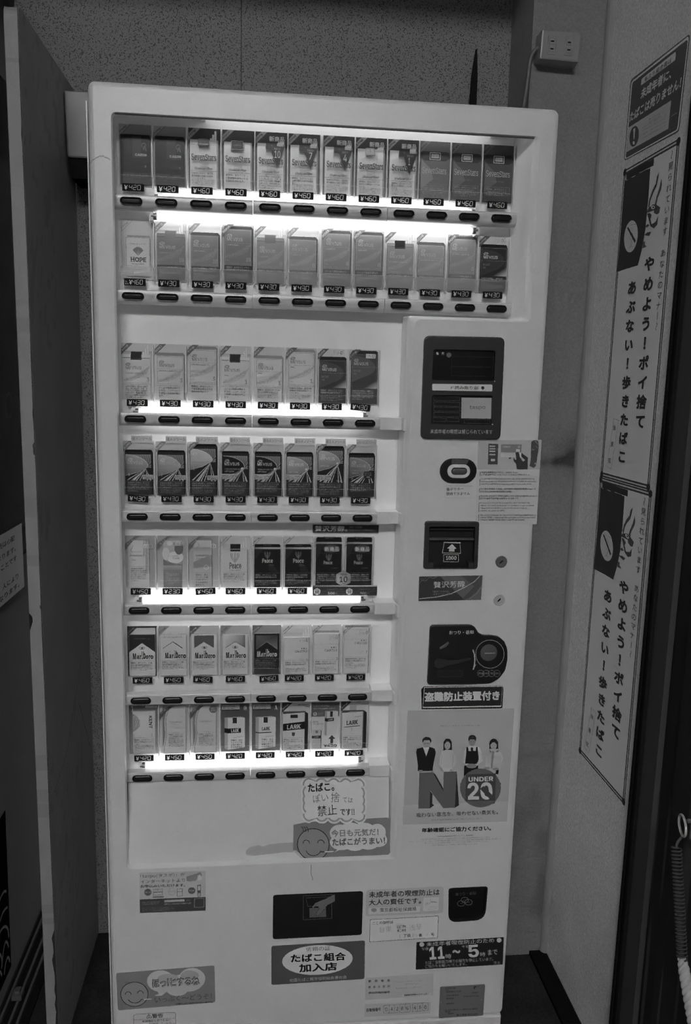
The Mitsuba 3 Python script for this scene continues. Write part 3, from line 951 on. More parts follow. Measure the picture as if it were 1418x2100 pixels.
'flap_print': (3601, 4182, '''L|74|1.21|0,0 646,0 668,-604 9,-608 0,0
L|74|1.04|53,-55 604,-50
L|74|1.04|60,-87 114,-273 218,-272
P|101|143,-317 527,-319 536,-562 151,-559
P|133|726,-4 730,-172 560,-258 486,-359 421,-450 346,-516 298,-501 316,-424 372,-353 355,-300 332,-284 285,-286 219,-325 213,-282 274,-197 368,-154 538,-93 669,-12
L|13|0.69|219,-325 285,-282 348,-293 372,-353 316,-424 298,-501 346,-516 421,-450 486,-359'''),
'cup_print': (7195, 3948, '''T|82|0.005|0,0 488,10 -9,84|おつり・返却
E|101|1.56|224,-116 312,-120 227,-188
L|82|0.89|193,-114 255,-117
E|101|1.56|138,-201 226,-205 141,-273
L|82|0.89|107,-199 169,-202
E|101|1.56|317,-176 405,-180 321,-249
L|82|0.89|286,-174 348,-178'''),
'plate_print': (7730, 1582, '''P|58|0,0 70,2 61,-32 35,-31 37,-65 4,-80
L|111|0.89|87,-22 131,-8
T|82|0.02|-684,-28 -442,-32 -688,12|自動販売機
T|82|0.02|-682,-77 -609,-78 -685,-37|形式
T|82|0.02|-672,-124 -294,-129 -676,-83|定格電圧 100V
T|82|0.02|-30,-188 114,-190 -34,-147|製造番号
T|82|0.02|-655,-223 -368,-227 -658,-182|定格消費電力
T|82|0.02|-235,-279 132,-284 -238,-238|50/60Hz
T|82|0.02|-664,-308 -468,-311 -667,-268|電動機
T|82|0.02|-650,-448 -462,-451 -653,-407|照明
T|82|0.02|-689,-619 124,-633 -692,-578|冷却装置なし 屋内用 標準
T|82|0.02|-674,-663 -530,-666 -677,-623|質量
T|82|0.02|-593,-718 -436,-721 -596,-677|製造年
T|82|0.05|-381,-779 146,-788 -386,-721|富士電機 株式会社'''),
'residue': (2288, 5259, '''P|376|0,0 41,58 136,93 273,123 382,89 546,136 766,149 1068,158 1077,-65 878,-57 658,-78 384,-97 192,-113 28,-91 -5,-51'''),
'wall_sticker': (-1355, 22539, '''Q|102|9.3|0,0 2490,-45 2383,-1769 -24,-1687
Q|832|7.8|46,-55 2448,-68 2349,-1732 10,-1669
Q|81|7|95,-91 2417,-117 2302,-1704 58,-1650
Q|685|3.4|543,-171 1979,-168 1985,-329 539,-301
T|81|0.02|699,-292 1824,-317 704,-191|私たち組合員は
T|685|0.03|568,-593 1864,-622 582,-385|未成年者に、
T|685|0.03|94,-920 2286,-941 117,-709|たばこは売りません！
P|555|82,-1014 1957,-1060 1934,-1582 84,-1527
E|71|0|399,-1286 626,-1364 367,-1489
P|685|332,-1111 430,-1127 421,-1350 385,-1343
E|685|0|406,-1422 458,-1436 413,-1461
T|256|0|1036,-1157 1547,-1187 1039,-1120|全国たばこ販売協同組合
T|256|0|1047,-1219 1558,-1247 1050,-1181|全国たばこ販売協同組合
T|256|0|719,-1239 1809,-1298 722,-1202|二十歳未満の方の喫煙は法律で禁止されています
T|256|0|730,-1303 1819,-1357 733,-1265|二十歳未満の方の喫煙は法律で禁止されています
T|256|0|744,-1381 1833,-1431 748,-1343|二十歳未満の方の喫煙は法律で禁止されています
T|256|0|758,-1460 1846,-1505 762,-1422|二十歳未満の方の喫煙は法律で禁止されています
L|495|0.78|2014,-1378 2235,-1377
L|184|0.78|2235,-1377 2226,-1648 1986,-1625 2014,-1378'''),
'banner': (-1332, 20638, '''Q|81|0|0,0 2427,87 2598,-6757 140,-6898
P|40|127,-96 160,-231 1429,-250 1423,-110
P|47|76,-252 158,-219 1290,-258 1313,-876 1296,-1493 1201,-1890 1074,-2190 548,-2187 38,-2196 77,-1407
L|618|1.11|131,-237 233,-248
L|618|1.11|420,-247 601,-252
L|618|1.11|804,-244 1005,-249
L|618|1.11|1175,-261 1290,-258
E|685|0|620,-1516 956,-1589 599,-1850
P|47|397,-1303 450,-1284 882,-1647 841,-1695
L|62|0.74|648,-1321 714,-1573 673,-1696 640,-1746
L|62|0.55|513,-1277 683,-1281 914,-1306
L|81|0.74|559,-1771 640,-1746 767,-1748
L|154|0.74|588,-1337 597,-1553 713,-1684
P|81|1713,-449 1689,-563 1641,-706 1512,-815 1419,-934 1393,-1104 1339,-1023 1373,-889 1479,-738 1593,-643 1625,-513
P|102|1824,-604 1871,-725 1845,-821 1741,-951 1706,-1064 1760,-1162 1886,-1154 1852,-1266 1763,-1283 1622,-1221 1616,-1080 1680,-921 1778,-755
P|81|1329,-1074 1442,-1062 1552,-1041 1709,-1082 1869,-1159 1744,-1176 1575,-1168 1422,-1163 1306,-1157
E|793|0|1563,-1101 1649,-1118 1570,-1140
E|62|0|1575,-1103 1610,-1110 1579,-1125
E|685|0|1329,-1074 1357,-1079 1334,-1101
P|81|1329,-1180 1426,-1181 1533,-1246 1488,-1317 1567,-1437 1732,-1415 1825,-1321 1818,-1484 1679,-1536 1514,-1462 1435,-1342
P|81|1387,-1394 1472,-1437 1380,-1464 1278,-1436
P|81|1267,-1595 1418,-1568 1575,-1587 1491,-1652 1350,-1619
P|102|1245,-1735 1333,-1741 1324,-1802 1431,-1855 1236,-1863
V|40|0.04|45.2|30.1|1614,-2229 1802,-5480|やめよう！ポイ捨て
V|40|0.04|42.8|28.6|893,-2629 1074,-6301|あぶない！歩きたばこ
V|62|0|22.3|16.4|2194,-240 2169,-3542|〜見られています　あなたのマナー〜
L|154|0.74|519,-5485 764,-5521 573,-6634 320,-6602 519,-5485
V|154|0.02|15.5|12.4|586,-5682 464,-6451|台東区
L|685|0.92|289,-6684 459,-6744'''),
}
# ---------------------------------------------------------------- the setting
struct('street_pavement', bx(-6.0, 6.0, -9.0, -0.60, -0.05, 0.0), 'm_pavement')
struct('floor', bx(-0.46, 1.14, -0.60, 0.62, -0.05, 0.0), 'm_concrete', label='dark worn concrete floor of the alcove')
struct('ceiling', bx(-0.45, 1.45, CEIL_Y, 0.62, 2.72, 2.80), 'm_ceiling')
struct('wall_back', cat(bx(-0.2005, 1.12, 0.435, 0.50, 0.0, 2.72), bx(-0.330, -0.2005, 0.435, 0.50, 2.20, 2.72)), 'm_speckle', label='speckled back wall behind the vending machine')
struct('wall_left_back', bx(-0.42, -0.2265, 0.60, 0.62, 0.0, 2.72), 'm_plaster')
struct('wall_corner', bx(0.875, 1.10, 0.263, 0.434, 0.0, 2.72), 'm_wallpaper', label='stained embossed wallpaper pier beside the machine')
struct('wall_right', bx(1.0638, 1.12, -0.157, 0.262, 0.0, 2.72), 'm_grain', label='grainy right side wall with stickers')
cb = [(1.0638 - 0.016 * math.cos(a) * 1.0, 0.263 - 0.016 * math.sin(a)) for a in np.radians([0, 25, 45, 65, 90])]
v = np.array([(x, y, z) for z in (0.0, 2.72) for x, y in cb + [(1.0638, 0.263)]])
n = len(cb) + 1
F = [(k, (k + 1) % n, (k + 1) % n + n) for k in range(n)] + [(k, (k + 1) % n + n, k + n) for k in range(n)]
struct('trim_1', trimesh.Trimesh(v, F, process=False), 'm_plaster', label='pale cove bead in the wall corner')
struct('floor_band_right', bx(1.018, 1.0636, -0.157, 0.262, 0.0, 0.012), 'm_board_gap')  # near-black strip lying on the floor along the right wall
# shutter channel, post and dark jamb past the wall's front edge
struct('trim_2', cat(bx(1.052, 1.12, -0.166, -0.1575, 0.0, 2.72), bx(1.060, 1.12, -0.178, -0.166, 0.0, 2.72), bx(1.052, 1.12, -0.187, -0.178, 0.0, 2.72)), 'm_black_matt', label='black channel along the wall edge')
struct('trim_3', bx(1.0600, 1.12, -0.243, -0.1875, 0.0, 2.72), 'm_post', label='grey steel post beside the black channel')
struct('wall_right_front', cat(bx(1.072, 1.14, -0.300, -0.2435, 0.0, 2.72), bx(1.066, 1.14, -1.30, -0.3005, 0.0, 2.72)), 'm_dark_steel', label='dark steel jamb at the right edge')
# left side: board partition, deep gap and side wall
pp = rounded([(-3, 0), (435, 0), (435, 2265), (-3, 2265)], [1, 1, 3, 26])
side = Plane((-0.2265, 0, 0), (0, 1, 0), (0, 0, 1), (1, 0, 0))
struct('wall_left', bx(-0.46, -0.3914, -1.10, 0.60, 0.0, 2.72), 'm_plaster', label='pale side wall in the dark gap on the left')


def board():
    e = pp.copy()
    return loft(side, [(e, 0.0), (inset(e, 1.0), 0.6), (inset(e, 1.0), 24.2), (inset(e, 2.4), 25.8)], cap0=True)


struct('wall_partition', board(), 'm_board', smooth=25, label='scuffed pale board partition left of the machine')
gap = []
for k in range(120):
    z = 20 + k * 19
    w = (3.0 + 6 * rng.random()) if 40 < z < 330 else 0.9 + 0.35 * math.sin(z * .013) + (1.2 if rng.random() < .03 else 0)
    gap.append((w, z))
e = np.array([(-3.2, z) for w, z in gap] + [(-3.2, 2250), (-3.2, 2250)])
a = Art()
pl = Plane((-0.2265, -0.003, 0), (1, 0, 0), (0, 0, 1), (0, -1, 0))
a.P(0, [(25.8 - w, z) for w, z in gap] + [(25.8, 2258), (25.8, 20)], 0.025)
a.P(0, [(0, 1085), (2.5, 1083), (6.5, 1076), (7, 1068), (4, 1058), (1.2, 1050), (0, 1046)], 0.012)
a.P(0, [(22, 1102), (25, 1100), (25, 1094), (23, 1095)], 0.03)
a.P(0, [(21, 1440), (25, 1445), (25, 1418), (22, 1421)], 0.05)
mesh, c = a.mesh(pl)
scene['wall_partition__chipped_edge'] = mikit.ply(mesh, 'm_print', color=c)
labels['wall_partition__chipped_edge'] = {'label': 'dark chipped seam down the edge of the board'}
a = Art()
for p in (((300, 755), (330, 700), (372, 640), (398, 590)), ((20, 300), (90, 420), (150, 470))):
    a.L(0, 1.6, p, 0.05)
a.L(0, 1.4, [(40, 655), (160, 690), (330, 860)], 0.06)
mesh, c = a.mesh(Plane((-0.2007, 0, 0), (0, 1, 0), (0, 0, 1), (1, 0, 0)))
scene['wall_partition__scratch'] = mikit.ply(mesh, 'm_print', color=c)

# the lamp over the street that lights the alcove's front (above and behind the camera)
lamp = bx(LAMP[0] - 1.26, LAMP[0] + 1.26, LAMP[1] - 0.50, LAMP[1] + 0.50, LAMP[2] + 0.02, LAMP[2] + 0.10)
struct('street_lamp', lamp, 'm_white', label='fluorescent lamp over the street in front of the alcove')
dif = bx(LAMP[0] - 1.20, LAMP[0] + 1.20, LAMP[1] - 0.45, LAMP[1] + 0.45, LAMP[2] - 0.03, LAMP[2] + 0.019)
scene['street_lamp__diffuser'] = mikit.ply(dif, 'm_white', emitter={'type': 'area', 'radiance': rgb(LAMP_RADIANCE)})
scene['street_lamp__post'] = mikit.ply(bx(LAMP[0] - 0.04, LAMP[0] + 0.04, LAMP[1] - 2.4, LAMP[1], LAMP[2] + 0.10, LAMP[2] + 0.18), 'm_post')

# ---------------------------------------------------------------- the vending machine
VM = thing('vending_machine', 'tall white cigarette vending machine with seven lit display rows', 'vending machine')
YF = -0.025
F0 = front(0.0)
add('cabinet', cat(bx(-0.0785, 0.852, 0.055, 0.395, 0.074, 2.128)), 'm_machine', parent=VM)
add('hinge_strip', bx(-0.0805, -0.0780, -0.006, 0.0535, 0.076, 2.10), 'm_white', parent=VM, label='thin pale hinge strip along the left edge')
outer = rr(-74, 74, 850.5, 2132, 14, 6)
steps = [(outer, -52), (outer, 13)] + [(inset(outer, 11 * (1 - math.cos(t))), 13 + 12 * math.sin(t)) for t in np.radians([18, 36, 54, 72, 90])]
RX = [rounded(p, r) for p, r in (
    ([(-31, 2077), (-33, 500), (572, 500), (570, 1712), (814, 1712), (812, 2077)], [12, 12, 12, 16, 14, 12]),
    ([(-30, 2076), (-32, 503), (564, 503), (561, 1716), (808, 1716), (806, 2075.5)], [11, 11, 10, 11, 12, 11]),
    ([(-29.5, 2075.5), (-31, 506), (560, 506), (556.5, 1719), (803, 1719), (801, 2075)], [9, 9, 8, 7, 9, 9]),
    ([(-30.5, 2109), (-31.5, 506), (559.8, 506), (556.4, 1719), (802, 1719), (800, 2109)], [5, 9, 8, 7, 9, 5]),
    ([(-42, 2112), (-43, 508), (556, 508), (556, 1722), (781, 1722), (780, 2112)], [4, 4, 4, 3, 3, 3]))]
# RX runs clockwise seen from the front (the inside of the opening)
face = loft(F0, steps, cap0=False, cap1=False)
BILL = rounded([(618.2, 1187.8), (719.2, 1187.8), (717.7, 1280), (617, 1280)], 2.5)
CUP = inset(rounded([(703, 331), (792, 334), (794, 421), (699.5, 420.8)], [22, 26, 8, 9]), 2.5)
v, f = earcut(Polygon(steps[-1][0], [RX[0][::-1], BILL, CUP]))
face = cat(face, trimesh.Trimesh(F0(v, 25), f, process=False))
add('front_door', face, 'm_machine', 20, VM, 'white front door with rounded edges')
add('recess_reveal', loft(F0, [(RX[0], 25), (RX[1], 21.5), (RX[2], 14), (RX[3], 12), (RX[4], -45)], cap1=False), 'm_machine', 25, VM, 'sloped reveal round the display opening')
add('shadow_line', tube([(-0.024, -0.0212, 2.0758), (0.80, -0.0212, 2.0750)], 0.0022, 8), 'm_dial', True, VM, 'dark strip for the shadow gap along the top of the opening')  # dark strip stands in for the shadow gap under the top edge
add('back_panel', cat(bx(-0.044, 0.786, 0.046, 0.0515, 1.716, 2.114), bx(-0.044, 0.5605, 0.046, 0.0515, 0.690, 1.716)), 'm_lining', parent=VM)
add('side_rail', bx(-0.0440, -0.0335, 0.0436, 0.0462, 0.712, 2.100), 'm_lining', parent=VM)
LOWZ, LOWY = (0.505, 0.694), (-0.015, 0.012)       # the blank panel leans: its foot stands further forward
LSL = (LOWY[1] - LOWY[0]) / (LOWZ[1] - LOWZ[0])


def low_panel(off):
    return Plane((0, LOWY[0] - LSL * LOWZ[0] - off, 0), (1, 0, 0), (0, LSL, 1), (0, -1, 0))


lp_ = trimesh.Trimesh([(x, y, z) for x in (-0.0330, 0.5562) for y, z in ((LOWY[0], LOWZ[0]), (LOWY[1], LOWZ[1]), (0.05, LOWZ[1]), (0.05, LOWZ[0]))],
                      [(0, 5, 1), (0, 4, 5), (1, 5, 6), (1, 6, 2), (0, 1, 2), (0, 2, 3), (4, 6, 5), (4, 7, 6), (2, 6, 7), (2, 7, 3)], process=False)
add('lower_panel', lp_, 'm_machine', parent=VM, label='blank recessed panel under the lowest row')
add('base_plinth', plate(front(0.0), rr(-72, 0.5, 848, 70, 3), 21, 4, h0=-350), 'm_machine', parent=VM, label='white plinth strip below the door')

BAR = [1921.7, 1740.2, 1495.4, 1291.9, 1088.4, 884.9, 703.3]
NC = [12, 12, 8, 8, 8, 8, 8]
PITCH = 68.0
CARDX = {12: [4, 71.5, 140, 207.5, 274, 341, 411.5, 478.5, 545.5, 611.5, 679, 747], 8: [-1, 67, 134.5, 202.5, 272.5, 340.5, 408, 476]}
CARDZ = [1961, 1778.5, 1535, 1332.5, 1128.5, 925.5, 741.5]


def stad(w, h, cx=0, cz=0, n=8):
    return rr(cx - w / 2, cz - h / 2, cx + w / 2, cz + h / 2, h / 2 - 0.01, n)


profile = [(0.020, 13), (0.0022, 13), (0.0012, 12), (0.0004, 8), (0.0, 3), (0.0003, -2), (0.0016, -6.5), (0.0045, -10.5), (0.0095, -13.2), (0.015, -14), (0.020, -14)]
for r, (zb, nc) in enumerate(zip(BAR, NC)):
    for m in range(nc // 4):
        x0 = -34.5 if m == 0 else (4 * m - 0.5) * PITCH + 0.4
        x1 = (4 * m + 3.5) * PITCH - 0.4 if m < nc // 4 - 1 else (781 if nc == 12 else 508.5)
        v = np.array([(x * 1e-3, y, (zb + z) * 1e-3) for x in (x0, x1) for y, z in profile])
        n = len(profile)
        cap = earcut(Polygon([(y * 1000, z) for y, z in profile]))[1]
        F = [(k, (k + 1) % n, (k + 1) % n + n) for k in range(n)] + [(k, (k + 1) % n + n, k + n) for k in range(n)]
        bm = trimesh.Trimesh(v, F + [tuple(q) for q in cap] + [tuple(q + n) for q in cap[:, ::-1]], process=False)
        bm.fix_normals()
        bar = add('button_bar', bm, 'm_bar', 40, VM)
        groove = trimesh.Trimesh(front(0)(np.array([(x0, zb + 9.8), (x1, zb + 9.8), (x1, zb + 10.6), (x0, zb + 10.6)]), -0.6), [[0, 1, 2], [0, 2, 3]], process=False)
        add('lip_line', groove, 'm_rim', parent=bar)
        for k in range(4):
            cx = (4 * m + k) * PITCH
            rim = loft(F0, [(stad(43.5, 15.2, cx, zb), -3), (stad(43.5, 15.2, cx, zb), 1.4), (stad(42.3, 14, cx, zb), 1.9), (stad(40.5, 12.2, cx, zb), 1.7), (stad(39, 10.8, cx, zb), 0.4)], cap1=False)
            lens = loft(F0, [(stad(39.3, 11, cx, zb), 0.35), (stad(37.5, 9, cx, zb), 1.2), (stad(34, 5.4, cx, zb), 2.0), (stad(33, 3.6, cx, zb), 2.0), (stad(32.4, 2.4, cx, zb), 1.4)])
            add('button', cat(rim, lens), 'm_button', 35, bar)
    if nc == 8:
        led = cat(bx(0.5086, 0.5556, 0.004, 0.0448, (zb - 13) * 1e-3, (zb + 13) * 1e-3), bx(0.5552, 0.5634, -0.0195, 0.003, (zb - 13) * 1e-3, (zb + 13) * 1e-3))
        add('divider_strip', led, 'm_machine', parent=VM)

# fluorescent tubes behind the button bars
for x0, x1, y, z in ((150, 720, 0.012, 2099), (50, 690, 0.029, 1936.5), (48, 692, 0.021, 1899), (4, 473, 0.029, 1510), (4, 479, 0.029, 1103.5), (4, 484, 0.029, 720)):
    c = trimesh.creation.cylinder(0.0063, (x1 - x0) * 1e-3, sections=14)
    c.apply_transform(trimesh.transformations.rotation_matrix(math.pi / 2, (0, 1, 0)))
    c.apply_translation(((x0 + x1) / 2e3, y, z * 1e-3))
    t = add('fluorescent_tube', c, 'm_white', True, VM, 'lit fluorescent tube', emitter={'type': 'area', 'radiance': rgb(TUBE * (0.45 if z > 2000 else 1.0))})
    for s in (-1, 1):
        xe = (x0 - 2 if s < 0 else x1 + 2) * 1e-3
        add('end_cap', tube([(xe, y, z * 1e-3), (xe + s * 0.010, y, z * 1e-3)], 0.0066, 12), 'm_dull_metal', 30, t)
        add('lamp_holder', bx(xe + s * 0.010 - 0.004, xe + s * 0.010 + 0.004, y - 0.006, 0.0459, (z - 9) * 1e-3, (z + 9) * 1e-3), 'm_white', parent=t)

# card reader
RP = front(YF)
q = rounded([(590.5, 1467), (762.5, 1468), (759.8, 1680.5), (590, 1679)], 13)
rd = add('card_reader', loft(RP, [(q, -2), (q, 5), (inset(q, 0.8), 6.4), (inset(q, 2.6), 7)], cap0=False, holes=[rounded([(609, 1589), (610, 1652), (741, 1653), (741.5, 1591)], 5), rounded([(611, 1498.5), (610.5, 1558.5), (740.7, 1560), (741, 1498.7)], 5)]), 'm_charcoal', 25, VM, 'charcoal card reader panel')
for kk, qq in (('display', [(609, 1589), (741.5, 1591), (741, 1653), (610, 1652)]), ('card_slot', [(611, 1498.5), (741, 1498.7), (740.7, 1560), (610.5, 1558.5)])):
    qq = rounded(qq, 5)
    add(kk, loft(RP, [(qq, 7), (qq, 1.2)], cap1=True), 'm_smoke' if kk == 'display' else 'm_black', False, rd)
Art().ops('reader_print').add('lettering', front(-0.03205), rd)
Art().ops('reader_slot_print').add('slot_print', front(-0.0263), rd)

# round electronic-money reader
er = add('money_reader', loft(RP, [(stad(80, 53, 675.5, 1399.8, 12), -1), (stad(80, 53, 675.5, 1399.8, 12), 2), (stad(78, 51, 675.5, 1399.8, 12), 3.5), (stad(74, 47, 675.5, 1399.8, 12), 4), (stad(50, 30, 675.8, 1399.8, 12), 4)], cap1=False), 'm_black', 20, VM, 'black oval reader with pale ring')
add('ring', loft(RP, [(stad(49.5, 29.5, 675.8, 1399.8, 12), 2), (stad(49.5, 29.5, 675.8, 1399.8, 12), 4.2), (stad(47.5, 27.5, 675.8, 1399.8, 12), 4.8)]), 'm_white', 20, er)
add('pill', loft(RP, [(stad(34.5, 15.5, 676.8, 1399.7, 8), 4.8), (stad(33.5, 14.5, 676.8, 1399.7, 8), 5.4), (stad(31.5, 12.5, 676.8, 1399.7, 8), 4.9)]), 'm_charcoal', 20, er)
add('lens', loft(RP, [(stad(31, 12, 676.8, 1399.7, 8), 4.8), (stad(28, 9, 676.8, 1399.7, 8), 6.4), (stad(24, 5, 676.8, 1399.7, 8), 6.9)]), 'm_dial', 40, er)
add('cap_panel', loft(RP, [(rounded([(659, 1415.5), (693, 1415.5), (697, 1424.6), (660, 1424.8)], 1.2), 3.9), (rounded([(659, 1415.5), (693, 1415.5), (697, 1424.6), (660, 1424.8)], 1.2), 4.3)]), 'm_dial', False, er)

# banknote slot
q = rounded([(608, 1187), (727.7, 1187), (726.3, 1291), (607.8, 1291.3)], 6)
hole = rounded([(618.2, 1187.8), (719.2, 1187.8), (717.7, 1280), (617, 1280)], 2.5)
bs = add('bill_slot', loft(RP, [(q, -1), (q, 4), (inset(q, 0.6), 5), (inset(q, 2), 5.5)], holes=[hole[::-1]]), 'm_charcoal', 25, VM, 'charcoal banknote slot')
add('chute', loft(RP, [(hole[::-1], 5.5), (hole[::-1], -8.2)], cap1=False), 'm_black', False, bs)
add('chute_plate', bx(0.6165, 0.7200, YF - 0.0005 + 0.009, YF + 0.012, 1.187, 1.281), 'm_black', False, bs)
add('slot_lip', bx(0.619, 0.717, YF - 0.003, YF + 0.009, 1.2500, 1.2530), 'm_dial', False, bs)
add('upper_lip', bx(0.619, 0.717, YF - 0.002, YF + 0.009, 1.2725, 1.2745), 'm_charcoal', False, bs)
for x in (0.6185, 0.7072):
    add('guide', bx(x, x + 0.0115, YF - 0.0052, YF + 0.009, 1.1879, 1.2003), 'm_charcoal', False, bs)
Art().ops('bill_print').add('lettering', front(YF + 0.0083), bs)

# key locks
for zc, ang, mm in ((1201.7, 40, 'm_dull_metal'), (1115.7, 48, 'm_chrome')):
    xc = 781.0
    lk = add('lock', loft(RP, [(circle(xc, zc, 13), -1), (circle(xc, zc, 13), 2.5), (circle(xc, zc, 11.8), 3.6), (circle(xc, zc, 10.4), 3.4), (circle(xc, zc, 10), 2.2), (circle(xc, zc, 4), 2.0)]), mm, 25, VM, 'round metal key lock')
    c_, s_ = math.cos(math.radians(ang)), math.sin(math.radians(ang))
    kp = Plane((xc * 1e-3, YF - 0.0021, zc * 1e-3), (c_, 0, s_), (-s_, 0, c_), (0, -1, 0))
    add('keyhole', loft(kp, [(rr(-4.5, -1.6, 4.5, 1.6, 1.2, 4), -.5), (rr(-4.5, -1.6, 4.5, 1.6, 1.2, 4), 0.2)]), 'm_black', False, lk)

# coin unit
q = rounded([(627, 924), (718, 923), (771, 924), (790, 935), (803, 954), (807, 980), (805, 1004), (797, 1022), (783, 1033), (767, 1036), (747, 1036), (737, 1042), (729, 1055), (719, 1060.5), (628, 1060.5)], [7, 2, 8, 6, 6, 6, 5, 5, 5, 4, 7, 4, 5, 5, 9])
cu = add('coin_unit', loft(RP, [(q, -1), (q, 5), (inset(q, 0.7), 6.4), (inset(q, 2.2), 7)]), 'm_black', 25, VM, 'black coin unit with lever and coin dial')
Art().ops('coin_print').add('lettering', front(-0.03205), cu)
dl = add('coin_dial', loft(RP, [(circle(762.5, 996.5, 19.5), 7), (circle(762.5, 996.5, 18.6), 8.2), (circle(762.5, 996.5, 14), 9.2), (circle(762.5, 996.5, 5), 9.5)]), 'm_dial', 40, cu)
add('coin_slot', bx(0.752, 0.7765, YF - 0.0097, YF - 0.009, 0.9955, 0.9972), 'm_grey', False, dl)
lev = rounded([(651, 985.5), (642, 983), (639.5, 975), (643, 966.5), (651, 964), (659, 966.5), (668, 972), (690, 974), (720, 983.5), (721, 986.5), (690, 981), (668, 981), (660, 984)][::-1][::-1], 3)
if Polygon(lev).exterior.is_ccw is False:
    lev = lev[::-1]
add('lever', loft(RP, [(lev, 7), (lev, 11), (inset(lev, 1.0), 12.6)]), 'm_charcoal', 35, cu)
q = rr(647, 941, 706, 957, 4)
add('tray_lip', loft(RP, [(q, 7), (q, 7.6), (inset(q, 1.2), 7.6), (inset(q, 1.6), 7.0)]), 'm_charcoal', 25, cu)
q = rounded([(652, 1006), (664, 1011), (672, 1019), (670, 1024), (660, 1016), (650, 1010)], 2)
add('spring_clip', loft(RP, [(q, 7), (q, 9), (inset(q, 0.6), 9.4)]), 'm_dial', 30, cu)

# retrieval flap, coin return cup, rating plate
q = rr(291.3, 310.7, 498, 423, 6)
fl = add('retrieval_flap', loft(RP, [(q, 1.2), (inset(q, 1.5), 0.4), (inset(q, 1.6), 1.8)], cap1=True), 'm_black', 20, VM, 'black pack retrieval flap')
Art(0.5).ops('flap_print').add('pictogram', front(YF - 0.0019), fl)
q = rounded([(703, 331), (792, 334), (794, 421), (699.5, 420.8)], [22, 26, 8, 9])
cp = add('coin_return_cup', loft(RP, [(q, 0.5), (inset(q, 0.8), 1.6), (inset(q, 3), 1.2), (inset(q, 4), -8)], cap1=False), 'm_black', 25, VM, 'black coin return cup')
add('cup_door', loft(RP, [(inset(q, 3.9), -8), (inset(q, 4.2), -7.0), (inset(q, 5.2), -6.6), (inset(q, 7), -6.4)]), 'm_smoke', 25, cp)
Art(0.5).ops('cup_print').add('lettering', front(YF + 0.0062), cp)
q = rr(691, 77, 800.8, 162, 3)
rp = add('rating_plate', plate(RP, q, 0.9, 0.3), 'm_plate', False, VM, 'grey metal rating plate')
Art(0.5).ops('plate_print').add('lettering', front(YF - 0.0010), rp)
for x in (694.3, 794.6):
    add('rivet', loft(RP, [(circle(x, 120.7, 1.3, 10), 0.9), (circle(x, 120.7, 0.9, 10), 1.5)]), 'm_chrome', 40, rp)
Art(0.62).ops('residue').add('tape_residue', low_panel(0.0001), VM, label='brownish grey smear of old tape')

# ---------------------------------------------------------------- stickers and papers on the machine


def sticker(key, name, label, cat_, plane, gw, group=None, m='m_print', th=0.25):
    t = thing(key, label, cat_, group)
    a = Art(gw).ops(name)
    ox, oz, body = D[name]
    k0 = Art()
    k0.ops_first = None
    first = body.split('\n')[0]
    b0 = Art(gw)
    D['_'] = (ox, oz, first)
    b0.ops('_')
    v, f = np.vstack(b0.V)[:, :2], np.vstack(b0.F)
    ring = shapely.union_all([Polygon(v[q]) for q in f]).buffer(0.01)
    ring = max(getattr(ring, 'geoms', [ring]), key=lambda g: g.area)
    loop = np.array(shapely.geometry.polygon.orient(ring).exterior.coords)[:-1]
    add('sheet', loft(plane, [(loop, 0.0), (loop, th)]), 'm_paper', parent=t)
    a.add('print', plane.moved(0, 0, th), t, m)
    return t


SP = front(YF - 0.00015)
for key, name, label, c_, pl_, gw in (
    ('promotional_sticker', 'promo', 'dark wide sticker with a curved gold-like line under the banknote slot', 'sticker', SP, .68),
    ('security_sticker', 'theft', 'black sticker with bold white characters under the coin unit', 'sticker', SP, .68),
    ('campaign_poster', 'poster', 'grey poster of four people behind big letters NO on the machine', 'poster', SP, .66),
    ('paper_note', 'emoney_note', 'small white paper note under the oval reader', 'note', SP, .68),
    ('multilingual_notice', 'notice', 'notice in several languages with a hand holding a card, right edge of the machine', 'notice', SP, .68),
    ('handwritten_sign', 'scallop', 'white handwritten sign with a scalloped border below the lowest row', 'sign', low_panel(0.0006), .62),
    ('smiley_sticker', 'smile1', 'peeling grey sticker with a smiling round face under the scalloped sign', 'sticker', low_panel(0.0002), .60),
    ('application_sticker', 'internet', 'grey sticker with small pictures of devices and a dark lower band, left on the machine', 'sticker', SP, .52),
    ('smiley_sticker', 'smile2', 'dark rounded smiling face sticker with a heart-shaped bubble near the bottom left corner', 'sticker', SP, .50),
    ('warning_label', 'warning', 'outlined warning label with a triangle at the bottom left of the machine', 'label', SP, .50),
    ('membership_sticker', 'union', 'dark sticker with a white oval below the retrieval flap', 'sticker', SP, .50),
    ('prevention_sticker', 'minors', 'grey rounded sticker with two lines of bold text right of the retrieval flap', 'sticker', SP, .50),
    ('address_label', 'address', 'outlined address label with pencil writing right of the retrieval flap', 'label', SP, .50),
    ('hours_sticker', 'hours', 'black sticker with large 11 and 5 below the coin return cup', 'sticker', SP, .50),
    ('contact_label', 'owner', 'pale contact label with three lines and a pill-shaped tag', 'label', SP, .50),
    ('number_label', 'number', 'narrow pale label with eight boxed handwritten digits', 'label', SP, .50)):
    sticker(key, name, label, c_, pl_, gw, m='m_gloss' if name in ('theft', 'promo') else 'm_print', th=0.4 if name != 'scallop' else 0.7)

# ---------------------------------------------------------------- stickers on the right wall
RW = right_wall(1.0637)
t = sticker('wall_sticker', 'wall_sticker', 'dark rounded sticker with pale characters, topmost on the right wall', 'sticker', RW, .47, m='m_gloss', th=0.6)


